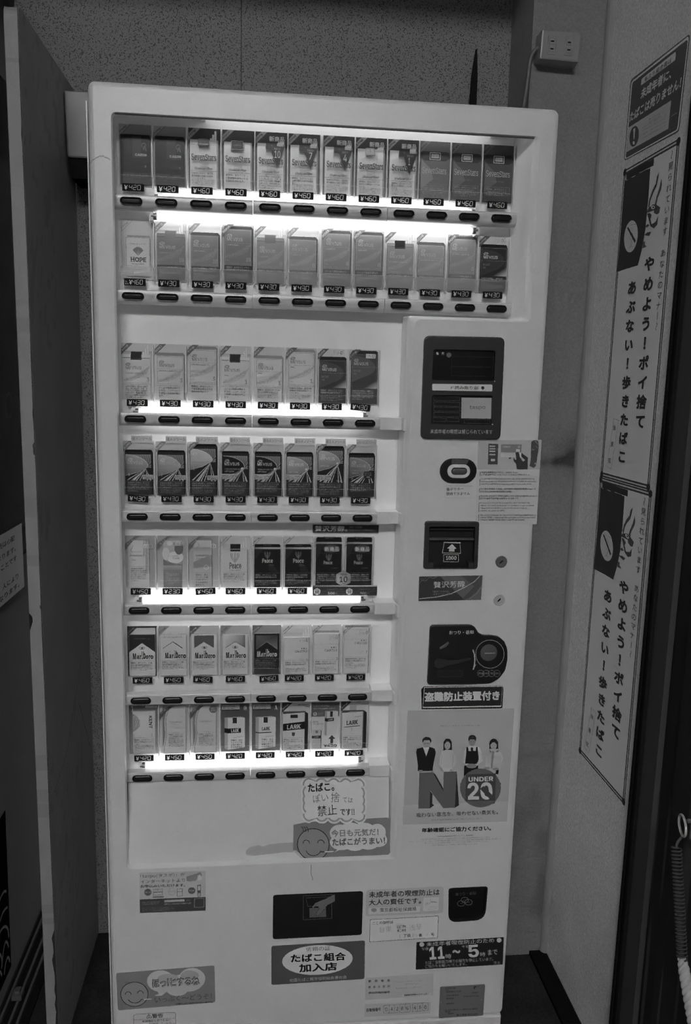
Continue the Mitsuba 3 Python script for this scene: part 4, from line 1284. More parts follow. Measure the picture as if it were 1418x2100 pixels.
def banner(label, u0, z0, w, h, squeeze):
    """One tall campaign poster; its outer frame is drawn at the size given."""
    t = thing('wall_poster', label, 'poster', 'tall cloth-and-eye posters on the right wall')
    a = Art(.43)
    U0, Z0, W, H_ = -133.2, 2063.8, 244.3, 687.1
    a.ops('banner')
    v = np.vstack(a.V)
    v[:, 0] = u0 + (v[:, 0] - U0) / W * w
    v[:, 1] = z0 + (v[:, 1] - Z0) / H_ * h
    fr = Art(.43)
    for d, g in ((0, .11), (3.2, .40), (6.5, .11), (10.5, .45)):
        fr.R(g, u0 + d, z0 - h + d, u0 + w - d, z0 - d)
    for x, z in ((u0 + 5, z0 - 5), (u0 + w - 5, z0 - 5), (u0 + 5, z0 - h + 5), (u0 + w - 5, z0 - h + 5)):
        fr.E(.08, x, z, 8)
    keep = np.concatenate([np.full(len(q), i) for i, q in enumerate(a.V)]) > 0
    n0 = len(a.V[0])
    fr.V.append(np.hstack([v[n0:, :2], v[n0:, 2:] + fr.STEP * 14]))
    fr.F.append(np.vstack(a.F[1:]) - n0 + fr.n)
    fr.C += a.C[1:]
    loop = np.array([(u0, z0 - h), (u0 + w, z0 - h), (u0 + w, z0), (u0, z0)])
    add('sheet', loft(RW, [(loop, 0), (loop, 0.6)]), 'm_paper', parent=t)
    fr.add('print', RW.moved(0, 0, 0.6), t)


banner('tall white poster with brush lettering and an eye, upper of two on the right wall', -133.5, 2064, 242, 690, 1)
banner('tall white poster with brush lettering and an eye, lower of two on the right wall', -136, 1372, 256, 700, 1)

# ---------------------------------------------------------------- power outlet, cable and odd pieces
t = thing('power_outlet', 'pale surface-mounted double power outlet high on the wallpaper pier', 'power outlet')
SO = Plane((0, 0.2625, 0), (1, 0, 0), (0, 0, 1), (0, -1, 0))
q = rounded([(882, 2318), (977, 2315.5), (980.5, 2381), (884, 2383)], 5)
add('box', loft(SO, [(q, 0), (inset(q, 1.0), 33), (inset(q, 2.2), 36.5), (inset(q, 5), 37.5)], cap0=True), 'm_socket', 30, t)
for xc in (910, 950):
    q = rr(xc - 10.5, 2329, xc + 10.5, 2371, 4)
    m = add('socket_module', loft(SO, [(q, 37.4), (q, 38.0), (inset(q, 1), 38.6)]), 'm_socket', 25, t)
    for zc in (2341.2, 2357.2):
        q2 = rr(xc - 7, zc - 6.5, xc + 7, zc + 6.5, 2)
        add('socket_face', loft(SO, [(q2, 38.5), (inset(q2, 0.8), 39.3)]), 'm_socket', False, m)
        add('slot', cat(trimesh.Trimesh(SO(np.array([(xc - 3.8, zc - 1.5), (xc + 3.8, zc - 1.5), (xc + 3.8, zc + 1.5), (xc - 3.8, zc + 1.5)]), 39.36), [[0, 1, 2], [0, 2, 3]], process=False)), 'm_black_matt', False, m)
t = thing('power_cable', 'grey power cable dropping from the outlet behind the machine', 'cable')
add('sheath', tube(spline([(0.892, 0.246, 2.352), (0.8785, 0.244, 2.3455), (0.868, 0.243, 2.328), (0.8648, 0.243, 2.302), (0.8632, 0.245, 2.268), (0.8592, 0.250, 2.22), (0.862, 0.29, 2.12), (0.862, 0.40, 1.95), (0.862, 0.41, 1.6)], 50), 0.0052, 10), 'm_cable', True, t)
t = thing('pointed_strip', 'black pointed strip standing up behind the top of the machine', 'strip')
v = np.array([(0.7685, y, 0.0) for y in (0.414, 0.420)] + [(0.7905, y, 0.0) for y in (0.420, 0.414)] + [(0.7695, y, 2.20) for y in (0.414, 0.420)] + [(0.7895, y, 2.20) for y in (0.420, 0.414)]
             + [(0.7735, y, 2.34) for y in (0.414, 0.420)] + [(0.7885, y, 2.34) for y in (0.420, 0.414)] + [(0.7805, y, 2.404) for y in (0.415, 0.419)] + [(0.7842, y, 2.408) for y in (0.419, 0.415)])
F = [(0, 3, 2), (0, 2, 1), (12, 13, 14), (12, 14, 15)]
for k in range(3):
    for i in range(4):
        a_, b_ = 4 * k + i, 4 * k + (i + 1) % 4
        F += [(a_, b_, b_ + 4), (a_, b_ + 4, a_ + 4)]
m = trimesh.Trimesh(v, F, process=False)
m.fix_normals()
add('blade', m, 'm_black_matt', False, t)
t = thing('junction_box', 'pale rounded box between the partition and the top left of the machine', 'box')
q = rounded([(-196, 2080), (-84, 2080), (-84, 2226), (-199, 2226)], [9, 2, 2, 4])
add('body', loft(front(0.434), [(q, 0), (q, 98), (inset(q, 1.2), 101.5), (inset(q, 4), 103)], cap0=True), 'm_socket', 30, t)
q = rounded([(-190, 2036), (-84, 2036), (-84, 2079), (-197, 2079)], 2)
add('shadow_block', loft(front(0.434), [(q, 0), (q, 96)]), 'm_black_matt', False, t, 'black block for the shadow under the box')  # black block put where the shadow falls below the box

# hook, spring and rope in front of the dark jamb
t = thing('hanging_spring', 'dark coil spring hanging from a bright ring at the right edge', 'spring')
A_, B_ = np.array((1.030, -0.392, 0.745)), np.array((1.030, -0.447, 0.556))
axis = (B_ - A_) / np.linalg.norm(B_ - A_)
e1 = np.cross(axis, (1, 0, 0)); e1 /= np.linalg.norm(e1)
e2 = np.cross(axis, e1)
turns = 30
th = np.linspace(0, turns * 2 * np.pi, turns * 14)
pts = A_ + np.outer(th / th[-1], B_ - A_) + 0.0088 * (np.outer(np.cos(th), e1) + np.outer(np.sin(th), e2))
add('coil', tube(pts, 0.0016, 6), 'm_spring', True, t)
th = np.linspace(0, 2 * np.pi, 33)
rg = np.stack([1.036 + 0.006 * np.cos(th), -0.395 + 0.023 * np.cos(th), 0.789 + 0.017 * np.sin(th)], 1)
add('ring', tube(rg, 0.0024, 8, False), 'm_chrome', True, t)
add('hook', tube(spline([(1.036, -0.4, 0.772), (1.033, -0.396, 0.762), (1.031, -0.3925, 0.752), (1.030, -0.392, 0.744)], 14), 0.0022, 8), 'm_dull_metal', True, t)
add('eye_plate', cat(bx(1.050, 1.0659, -0.424, -0.398, 0.765, 0.815), tube([(1.036, -0.41, 0.807), (1.052, -0.411, 0.807)], 0.004, 8)), 'm_dull_metal', False, t)
t = thing('twisted_rope', 'pale twisted rope tied to the lower end of the spring', 'rope')
P0, P1 = np.array((1.030, -0.446, 0.556)), np.array((1.030, -0.520, 0.440))
ax = (P1 - P0) / np.linalg.norm(P1 - P0)
e1 = np.cross(ax, (1, 0, 0)); e1 /= np.linalg.norm(e1)
e2 = np.cross(ax, e1)
for k in range(3):
    s_ = np.linspace(0, 1, 70)
    ph = s_ * 2 * np.pi * 4.2 + k * 2 * np.pi / 3
    add('strand', tube(P0 + np.outer(s_, P1 - P0) + 0.0052 * (np.outer(np.cos(ph), e1) + np.outer(np.sin(ph), e2)), 0.0056 * (0.6 + 0.4 * np.minimum(1, s_ * 8)), 8), 'm_rope', True, t)

# the gap on the left: notice, dark poster, dark board, floor track
LW = left_wall(-0.3913)
t = thing('wall_board', 'large black glossy board on the far left side wall', 'board')
add('panel', bx(-0.3912, -0.3832, -1.00, 0.565, 1.10, 2.30), 'm_dark_glass', False, t)
add('oval_mark', loft(left_wall(-0.3831), [(circle(438, 1503, 26, 24, 34), 0), (circle(438, 1503, 22, 24, 30), 0.4), (circle(438, 1503, 18, 24, 26), 0.1)], cap1=False), 'm_charcoal', False, t)
t = thing('paper_notice', 'white printed paper notice on the far left side wall', 'notice')
LB = left_wall(-0.3826)
q = np.array([(-150, 1012), (495, 1012), (495, 1187.5), (-150, 1187.5)])
add('sheet', loft(LB, [(q, 0), (q, 0.3)]), 'm_paper', False, t)
a = Art(.44)
for z, tx, x1 in ((1153, '未成年者へのたばこ販売は心配', 430), (1124, 'の種を増やす原因となります。', 436), (1098, 'あなたにとって大切なことです', 440), (1048, '喫煙は肺気腫の原因、人により', 446), (1023, '健康への影響が異なります。', 452)):
    a.T(.13, tx, -20, x1, z, 15, .02, 'j')
a.add('print', LB.moved(0, 0, 0.3), t)
t = thing('wall_poster', 'dark poster with pale curling strokes low on the far left side wall', 'poster')
q = np.array([(-420, 40), (270, 40), (284, 477), (-420, 477)])
add('sheet', loft(LW, [(q, 0), (q, 0.4)]), 'm_poster_black', False, t)
a = Art(.44)
for p in (((150, 225), (190, 262), (240, 275), (262, 262)), ((180, 190), (225, 225), (265, 215)), ((160, 150), (210, 190), (250, 170), (262, 130)), ((200, 90), (240, 135), (258, 105)), ((120, 120), (150, 160), (190, 140), (205, 100)), ((215, 60), (245, 85), (262, 60)), ((150, 70), (180, 95), (200, 70))):
    a.L(.30, 7, spline([(x, z, 0) for x, z in p], 14)[:, :2])
a.add('print', LW.moved(0, 0, 0.4), t)
t = thing('floor_track', 'dark metal sliding track on the floor in the left gap', 'track')
add('bed', bx(-0.385, -0.305, -0.9, 0.58, 0.0005, 0.006), 'm_black_matt', False, t)
for x in (-0.372, -0.347, -0.328):
    add('rail', bx(x - 0.003, x + 0.003, -0.9, 0.56, 0.0062, 0.016), 'm_dull_metal', False, t)
add('stopper', cat(bx(-0.362, -0.338, 0.175, 0.205, 0.0165, 0.030), bx(-0.356, -0.344, 0.182, 0.198, 0.030, 0.038)), 'm_dull_metal', False, t)
# ---------------------------------------------------------------- the cigarette packs on show
WARN = [
    ('喫煙は、あなたにとって肺がんの原因の一つとなります。', '疫学的な推計によると、喫煙者は肺がんにより死亡する危険性が非喫煙者に比べて約２倍から４倍高くなります。（詳細については、厚生労働省のホームページをご参照ください。）'),
    ('喫煙は、あなたにとって心筋梗塞の危険性を高めます。', '疫学的な推計によると、喫煙者は心筋梗塞により死亡する危険性が非喫煙者に比べて約1.7倍高くなります。（詳細については、厚生労働省のホームページをご参照ください。）'),
    ('喫煙は、あなたにとって脳卒中の危険性を高めます。', '疫学的な推計によると、喫煙者は脳卒中により死亡する危険性が非喫煙者に比べて約1.7倍高くなります。（詳細については、厚生労働省のホームページをご参照ください。）'),
    ('喫煙は、あなたにとって肺気腫を悪化させる危険性を高めます。', ''),
    ('妊娠中の喫煙は、胎児の発育障害や早産の原因の一つとなります。', '疫学的な推計によると、たばこを吸う妊婦は、吸わない妊婦に比べ、低出生体重の危険性が約２倍高くなります。（詳細については、ホームページをご参照ください。）'),
    ('たばこの煙は、あなたの周りの人、特に乳幼児、子供、お年寄りなどの健康に悪影響を及ぼします。喫煙の際には、周りの人の迷惑にならないように注意しましょう。', ''),
    ('人により程度は異なりますが、ニコチンにより喫煙への依存が生じます。', ''),
    ('未成年者の喫煙は、健康に対する悪影響やたばこへの依存をより強めます。周りの人から勧められても決して吸ってはいけません。', '')]


def warn(a, k, g, x0, x1, z1, z0=3.0, big=4.0, small=2.3):
    head, body = WARN[k]
    if not body:
        big = 4.6 if len(head) < 50 else 3.6
    z = z1
    for t, s in ((head, big), (body, small)):
        n = max(int((x1 - x0) / (s * 1.02)), 4)
        while t:
            ln, t = t[:n], t[n:]
            z -= s * 1.22
            if z < z0:
                return
            a.at(g, ln, x0, z, s * 0.98, 0.02 if s == big else 0.0)


def ribbon(a, text, g, gt, kind='band', bold=.02):
    if kind == 'band':
        a.P(g, [(0, 91), (0, 103.5), (11.5, 115), (24, 115)])
        a.text3(a.alb(gt), text, (2.5, 96.8), (15.5, 109.8), (0.2, 99.6) if len(text) > 4 else (-.4, 100.2), bold)
    elif kind == 'line':
        a.L(gt, .8, [(0, 92), (23, 115)])
        a.text3(a.alb(gt), text, (1.8, 97.2), (15.2, 110.6), (-.9, 99.9), bold)
    else:
        a.P(g, [(0, 91), (0, 115), (24, 115)])
        a.text3(a.alb(gt), text, (3, 97.5), (15.5, 110), (.2, 100.3), bold)


def cigs(a, x, z, g=.7):
    for i, h in enumerate((6, 13, 20)):
        a.R(g, x + i * 4.4, z - 4, x + i * 4.4 + 4.2, z + h - 3)
        a.R(g - .12, x + i * 4.4 + 3.2, z - 4, x + i * 4.4 + 4.2, z + h - 3)


def dspec(a, x, z, g=.18):
    a.R(.68, x, z, x + 21, z + 9.5)
    a.L(.4, .35, [(x, z), (x + 21, z), (x + 21, z + 9.5), (x, z + 9.5), (x, z)])
    a.T(g, 'LESS SMELL', x + 1.2, x + 12.5, z + 5.2, 1.7)
    a.T(g, 'D-spec', x + 1.2, x + 12.5, z + 1.8, 2.3, .03)
    a.T(g, 'D', x + 13.8, x + 19, z + 1.6, 6.3, .01)
    a.L(g, .6, [(x + 19.2, z + 8), (x + 20.6, z + 10.5)])


class Card:
    """One display card: backing print (c), and a raised pack face (b) standing on it."""

    def __init__(s, bg, rect=None, side=None):
        s.c, s.b, s.bg, s.rect, s.side = Art(), Art(), bg, rect, side


def seven_stars(tab, num, k, new=False, soft=True, stamp='dark'):
    q = Card((.22, .30), (3.5, 1, 59.5, 92 if soft else 91), .5)
    c, b = q.c, q.b
    c.grad(.30, .17, 0, 0, 64, 115)
    ribbon(c, tab, .42, .08)
    x0, z0, x1, z1 = q.rect
    b.R(.66, x0, z0, x1, z1)
    b.R(.46, x1 - 3, z0, x1, z1)
    for i in range(22):
        for j in range(20):
            x, z = x0 + 3 + i * 2.2, 36 + j * 2.6
            dark = 20 < x < 44 and (z > 68 or (z < 48 and 24 < x < 40) or 52 > z > 48)
            r = .62 if dark else .34
            b.R(.42 if dark else .56, x - r, z - r, x + r, z + r)
    if soft and not new:
        b.L(.3, .5, [(x0, 83.2), (x1, 83.2)])
        b.L(.3, .5, [(x0, 80.5), (x1, 80.5)])
        cigs(c, 43, 94)
        b.R(.15, 20, 78, 42, 95)
        b.R(.5, 21.5, 80.5, 40.5, 82.4)
        for i in range(9):
            b.L(.35, .35, [(22 + i * 2.2, 80), (22 + i * 2.2, 94)])
    elif not new:
        b.R(.08, 18, 74, 43, 92)
        b.L(.55, .7, [(19, 75), (42, 75), (42, 91), (19, 91), (19, 75)])
        b.R(.16, 22, 77.5, 39, 89)
        b.L(.45, .5, [(22, 83), (39, 83)])
    else:
        if stamp == 'dark':
            b.R(.12, 21, 78, 43, 91.9)
            b.T(.4, num, 30, 34, 84, 3)
        else:
            b.R(.48, 19, 78, 38, 91.9)
            b.L(.3, .4, [(19.5, 78.5), (37.5, 78.5), (37.5, 91.5), (19.5, 91.5), (19.5, 78.5)])
            b.T(.25, num, 27, 30, 84, 4)
        c.P(.62, [(43, 93), (58, 93), (58, 99), (46, 96.5)])
        c.P(.70, [(44, 92.2), (58, 92.2), (58, 96), (44, 94)])
        c.at(.55, '新商品', 27.5 if num != '1' else 28, 98.5, 10.5, .03)
    b.T(.07, 'SevenStars', 7, 56, 50.5, 12.5, .012, 'i', True)
    b.T(.12, 'Charcoal Filter', 13, 48, 33.2, 4.6, .01, 'i', True, .25)
    b.L(.25, .5, [(x0, 30.8), (x1 - 3, 30.8)])
    warn(b, k, .25, 7, 55, 29.5)
    if new and stamp == 'dark':
        b.P(.13, [(29, 85), (59, 85), (44, 45)])
        b.T(.45, 'NEW', 37.5, 50.5, 78.5, 3.4, .0, 'i', True)
        b.T(.62, num, 38 if len(num) > 1 else 40.5, 50 if len(num) > 1 else 47.5 if num != '1' else 44.5, 62.5, 14, .0, 'i', True)
    return q


def seven_menthol(tab, g, k):
    q = Card((g, g), (3, 1, 61, 94), g)
    c, b = q.c, q.b
    c.grad(g * .9, g * 1.05, 0, 0, 64, 115)
    ribbon(c, tab, g * 1.25, .12)
    b.R(g, 3, 1, 61, 94, 4)
    b.P(g * .62, [(3, 80), (10, 76), (54, 76), (61, 80), (61, 92), (57, 94), (7, 94), (3, 92)])
    b.P(g * 1.28, [(3, 78), (22, 62), (30, 40), (3, 20)])
    b.R(.5, 20.5, 77.5, 43.5, 92.5)
    b.R(g * .6, 22, 79, 42, 91)
    b.R(.46, 24, 81, 40, 89.5)
    b.L(g * .8, .5, [(26, 85), (38, 85)])
    b.T(.5, 'SevenStars', 6, 57, 50.5, 12.5, .005, 'i', True)
    b.T(.38, 'M E N T H O L', 19, 45, 40.5, 2.6)
    b.L(.4, .5, [(5, 30.5), (58, 30.5), (58, 15), (5, 15), (5, 30.5)])
    warn(b, k, .42, 7, 57, 30)
    return q


def cabin(tab, num):
    q = Card((.42, .45), (3, 1, 61, 95), .13)
    c, b = q.c, q.b
    c.grad(.36, .48, 0, 0, 64, 115)
    c.P(.56, [(0, 91), (0, 115), (24, 115)])
    ribbon(c, tab, .6, .12, 'line')
    b.P(.085, [(3, 1), (61, 1), (61, 88), (58, 95), (6, 95), (3, 88)])
    b.grad(.17, .12, 3, 1, 61, 24)
    b.R(.15, 26, 52, 44, 92)
    b.L(.42, .7, spline([(53, 76, 0), (47, 79, 0), (45, 74, 0), (48, 71, 0)], 12)[:, :2])
    b.L(.42, .7, [(47, 66), (50.5, 75), (53.5, 65)])
    b.L(.42, .7, [(48, 69), (53, 69)])
    b.T(.52, 'CABIN', 31.5, 54, 55, 4.6, .03)
    b.T(.28, 'Luxury Mild', 33, 54, 51, 2.2)
    b.T(.24, 'FULL FLAVOR', 33, 47, 34.6, 1.5)
    b.T(.45, num, 50, 53, 33.5, 4)
    warn(b, 4, .24, 7, 57, 24, 8, 4)
    return q


def swirl(b, g, x, z):
    for s in (1, -1):
        p = [(x + 5 * math.cos(t) * s * (1 - .25 * i / 14), z + 2.6 * math.sin(t) * s * (1 - .25 * i / 14) + s * .4) for i, t in enumerate(np.linspace(-.2, 3.3, 15))]
        b.L(g, .95, p)
    b.L(g, .8, [(x - 3.5, z - .8), (x + 3.5, z + .9)])


def mevius(tab, form, body, ink, sub, num, k, low=None, bg=(.62, .62), rib=(.30, .62), stamp=.12):
    """form: 'soft', 'box' or 'long' pack."""
    top = {'soft': 92, 'box': 91, 'long': 106}[form]
    q = Card(bg, (4, 1, 60, top), body * .8)
    c, b = q.c, q.b
    c.grad(bg[0], bg[1], 0, 0, 64, 115)
    ln = body + .12 if body < .55 else .38
    if form == 'soft':
        c.grad(bg[1] * .95, bg[1] * .8, 0, 92, 64, 99)
        cigs(c, 44, 95, .68)
        b.R(body, 4, 1, 60, 85)
        b.R(body + .03, 4, 85, 60, top)
        b.L(.2 if body > .55 else body * .7, .9, [(4, 85), (60, 85)])
        b.R(stamp, 20, 81, 42, 98 if False else 92)
        c.R(stamp, 20, 91, 42, 98)
        b.L(body * .8, .4, [(21, 82.5), (41, 82.5), (41, 91.5)])
        m0, hl, hr, num_z, sep = 61.5, 39.5, 69, 37, 30.6
    else:
        c.P(body * .62, [(3, top), (61, top), (61, top + 3.5), (58.5, top + 6.5), (5.5, top + 6.5), (3, top + 3.5)])
        c.R(body * .6, 60, 1, 62.4, top + 3)
        b.R(body, 4, 1, 60, top)
        b.L(ln, .5, [(6, sep_ := 32), (6, top - 2), (58, top - 2), (58, sep_)])
        dz = 0 if form == 'box' else 14.5
        m0, hl, hr, num_z, sep = 67.7 + dz, 39 + dz * .85, 64 + dz * .85, 36.5 + dz * .4, 30 + dz * .33
        b.L(ln, .4, [(4, m0 - 3.7), (60, m0 - 3.7)])
    for i in range(24):
        t = i / 23
        x = 6 + 45 * t
        z0 = hl - 3 + (hr - hl) * t ** 2.0 * .55
        z1 = hl + 1.5 + (hr - hl) * t ** 1.5
        b.L(ln, .42, [(x, z0), (x + 6.5 * (.55 + .6 * t), min(z1 + 3, z0 + 16))])
    b.L(ln, .45, [(x, hl + (hr - hl) * ((x - 5) / 54) ** 1.7) for x in np.linspace(5, 59, 14)])
    b.L(body + (.05 if body < .6 else -.05), .5, [(50 + 8 * math.sin(t), hr + 14 - 14 * math.cos(t)) for t in np.linspace(0, 2.6, 12)])
    swirl(b, ink, 14.5, m0 + 10.3)
    b.T(ink, 'MEVIUS', 9.6, 41.2, m0, 6.6, .0)
    b.T(ink, sub, 9.6, 9.6 + 3.0 * len(sub), m0 - 9, 2.4, .03)
    b.T(ink if body > .55 else ink - .05, num, 55 - 3.2 * len(num), 57.2, num_z, 8.2, .0)
    b.T(ln, 'CHARCOAL  FILTER', 8, 57, sep + 2.6, 1.5)
    if form == 'long':
        b.T(ln, '100s', 8, 14.5, num_z + .5, 2.6)
    if low is not None:
        b.R(low, 4, 1, 60, sep)
    b.L(ln, .5, [(4, sep), (60, sep)])
    warn(b, k, (.30 if body > .55 else .52), 8, 57, sep - 1)
    ribbon(c if form != 'long' else b, tab, *rib)
    return q


def mode(tab, form, num, k, g):
    top = 97 if form == 'box' else 106
    q = Card((.58, .66), (3.5, 1, 61, top - (5 if form == 'box' else 0)), g * .7)
    c, b = q.c, q.b
    c.grad(.50, .66, 0, 0, 64, 115)
    if form == 'box':
        c.P(g * .6, [(3.5, 90), (61.5, 90), (61.5, 95), (58, 98.5), (7, 98.5), (3.5, 95)])
    else:
        c.P(g * .7, [(3.5, 100), (61, 100), (61, 110), (57, 113), (7, 113), (3.5, 108)])
    t = q.rect[3]
    b.R(g, 3.5, 1, 61, t)
    b.P(g * 1.35, [(4, t - 4)] + [(4 + 52 * math.sin(a), t - 28 + 24 * math.cos(a)) for a in np.linspace(.1, 2.6, 16)] + [(6, t - 60)])
    v = np.array([(30, 33), (61, 33), (61, 52), (38, 40)], float)
    b.put(v, [[0, 1, 2], [0, 2, 3]], 0, [b.alb(g), b.alb(.55), b.alb(g * 1.2), b.alb(g)])
    m0 = t - 24
    swirl(b, .64, 14.5, m0 + 10.3)
    b.T(.64, 'MEVIUS', 9.6, 40.5, m0, 6.8, .012)
    b.L(.4, .4, [(4, m0 - 4), (60, m0 - 4)])
    b.T(.38, 'MODE', 9, 24, m0 - 14, 4.4)
    b.T(.38, num, 9, 15, m0 - 20, 3.6)
    b.L(.4, .4, [(5.5, 33), (5.5, t - 2), (59, t - 2), (59, 33)])
    b.R(g * 1.15, 3.5, 1, 61, 31.5)
    warn(b, k, .50, 7, 58, 31)
    ribbon(c if form == 'box' else b, tab, .27, .6)
    dspec(c if form == 'box' else b, 34.5, 102.5 if form == 'box' else 97)
    return q


def menthol_road(tab, form, num, k, dome, opt=False, badge=False):
    top = 91 if form == 'box' else 105
    q = Card((.5, .52), (3.5, 1, 59, top), .1)
    c, b = q.c, q.b
    c.grad(.40, .58, 0, 0, 64, 115)
    c.P(.05, [(3, top - 1), (60.5, top - 1), (60.5, top + 2), (58, top + 5.5), (5, top + 5.5), (3, top + 2)])
    c.R(.09, 59, 1, 61.5, top)
    b.R(.10, 3.5, 1, 59, top)
    zt = top - 4
    zv = top - 33                              # vanishing point of the lights
    xv = 47
    b.grad(.22, .34, 4.5, zv + 4, 58, zt)
    for i in range(6):
        b.L(.42, .7, [(30 + i * 5, zt), (40 + i * 3.4, zv + 12)])
    dm = [(4.5, zt - .5)] + [(4.5 + 47 * math.sin(a), zv + 4 + (zt - zv - 4.5) * math.cos(a)) for a in np.linspace(.05, 1.57, 14)] + [(xv, zv), (30, zv - 10), (4.5, zv - 17)]
    n = len(dm)
    v, f = earcut(Polygon(dm))
    b.put(v, f, 0, [b.alb(dome * (.72 + .55 * max(0, min(1, (z - zv + 17) / 46))) + (.10 * (x / 50) if not opt else 0)) for x, z in v])
    b.L(.62, .9, dm[1:16])
    b.L(.55, .6, [(xv, zv), (30, zv - 9), (4.5, zv - 16)])
    for x, w in ((9, 1.8), (17, 1.2), (21, 2.0), (27, 1.1), (34, .9), (50, 1.0), (57, 1.4)):
        b.P(.62, [(xv - .3, zv - 1), (xv + .3, zv - 1), (x + w, 31.5 if x > 12 else 33), (x - w, 31.5 if x > 12 else 33)])
    for x, z in ((58.5, zv + 6), (58.5, zv + 14), (58.5, zv + 2)):
        b.P(.5, [(xv, zv + .4), (x, z + 1.2), (x, z - .6)])
    if opt:
        b.E(.5, xv, zv + 1, 3.6)
        b.E(.72, xv - 1, zv + 2, 1.6)
    m0 = top - 25
    ik = .66
    swirl(b, ik, 14.5, m0 + 9.8)
    b.T(ik if opt else .58, 'MEVIUS', 9, 40.5, m0, 6.8, .015 if opt else 0)
    b.T(.42, 'PREMIUM MENTHOL', 9, 44, m0 - 9, 2.6, .01, 'i', False, .3)
    if opt:
        b.T(.55, 'OPTION', 9, 28, m0 - 14.5, 3.6, .02, 'i', False, .3)
        b.R(.52, 1, 41.5, 33.5, 48)
        b.R(.52, 1, 36.5, 33.5, 41)
        b.at(.08, '天然メンソール100%', 2, 42.8, 3.5, .03, 31)
        b.at(.08, '香りチェンジカプセル', 2, 37.6, 3.0, .03, 31)
        b.T(.66, num, 52.5, 56, 33.5, 8)
        if form == 'long':
            b.T(.6, '100s', 45, 51.5, 34, 2.6)
    elif not badge:
        b.T(.55, num, 10.5, 13.5, m0 - 25, 7)
        b.R(.50, 40, 34, 62, 44)
        b.at(.08, '天然メンソール', 41, 39.6, 3.0, .02, 20)
        b.T(.08, '100%', 43, 60, 35.2, 3.2, .03)
    else:
        b.T(.5, 'Splash', 9, 24, m0 - 15, 4, 0, 'i', False, .3)
        b.R(.12, 37, 42, 56, 57, 2)
        b.P(.12, [(43, 42.2), (50, 42.2), (46.5, 38)])
        b.at(.6, 'ふわっと', 38.5, 52, 3.7, .02, 16)
        b.at(.6, 'フレーバー', 38.5, 47.6, 3.4, .02, 16)
        b.at(.6, '搭載', 43, 43.2, 3.6, .02)
        b.T(.6, num, 10, 14, 33.5, 7.5)
    b.R(.13, 3.5, 1, 59, 31)
    b.L(.4, .4, [(5, 30.5), (57.5, 30.5)])
    warn(b, k, .40, 8, 57, 30)
    ribbon(c if form == 'box' else b, tab, .36, .62)
    return q


def hope():
    q = Card((.60, .60), (10, 6, 58, 82), .3)
    c, b = q.c, q.b
    c.grad(.58, .64, 0, 0, 64, 115)
    ribbon(c, '14mg', .5, .45, 'line')
    c.P(.45, [(12, 82), (58, 82), (57, 86), (13, 86)])
    b.R(.64, 10, 6, 58, 82)
    b.L(.3, .5, [(10.5, 25), (10.5, 81), (56.5, 81), (56.5, 25)])
    b.T(.4, 'SINCE 1957', 18, 49, 67.5, 2.4)
    b.P(.34, [(34, 46)] + [(34 + 13 * math.sin(t), 47 + 16 * math.cos(t)) for t in np.linspace(-.95, .95, 11)])
    for t in np.linspace(-.7, .7, 6):
        b.L(.6, .4, [(34, 47), (34 + 13 * math.sin(t), 47 + 16 * math.cos(t))])
    b.T(.22, 'HOPE', 18, 50, 33.5, 9.5, .035, 'i', True)
    b.T(.3, 'ORIGINAL', 21, 46.5, 28.5, 2.2, .02)
    b.L(.35, .5, [(10, 25.5), (58, 25.5)])
    warn(b, 1, .35, 12, 56, 25, 6, 3.4)
    return q


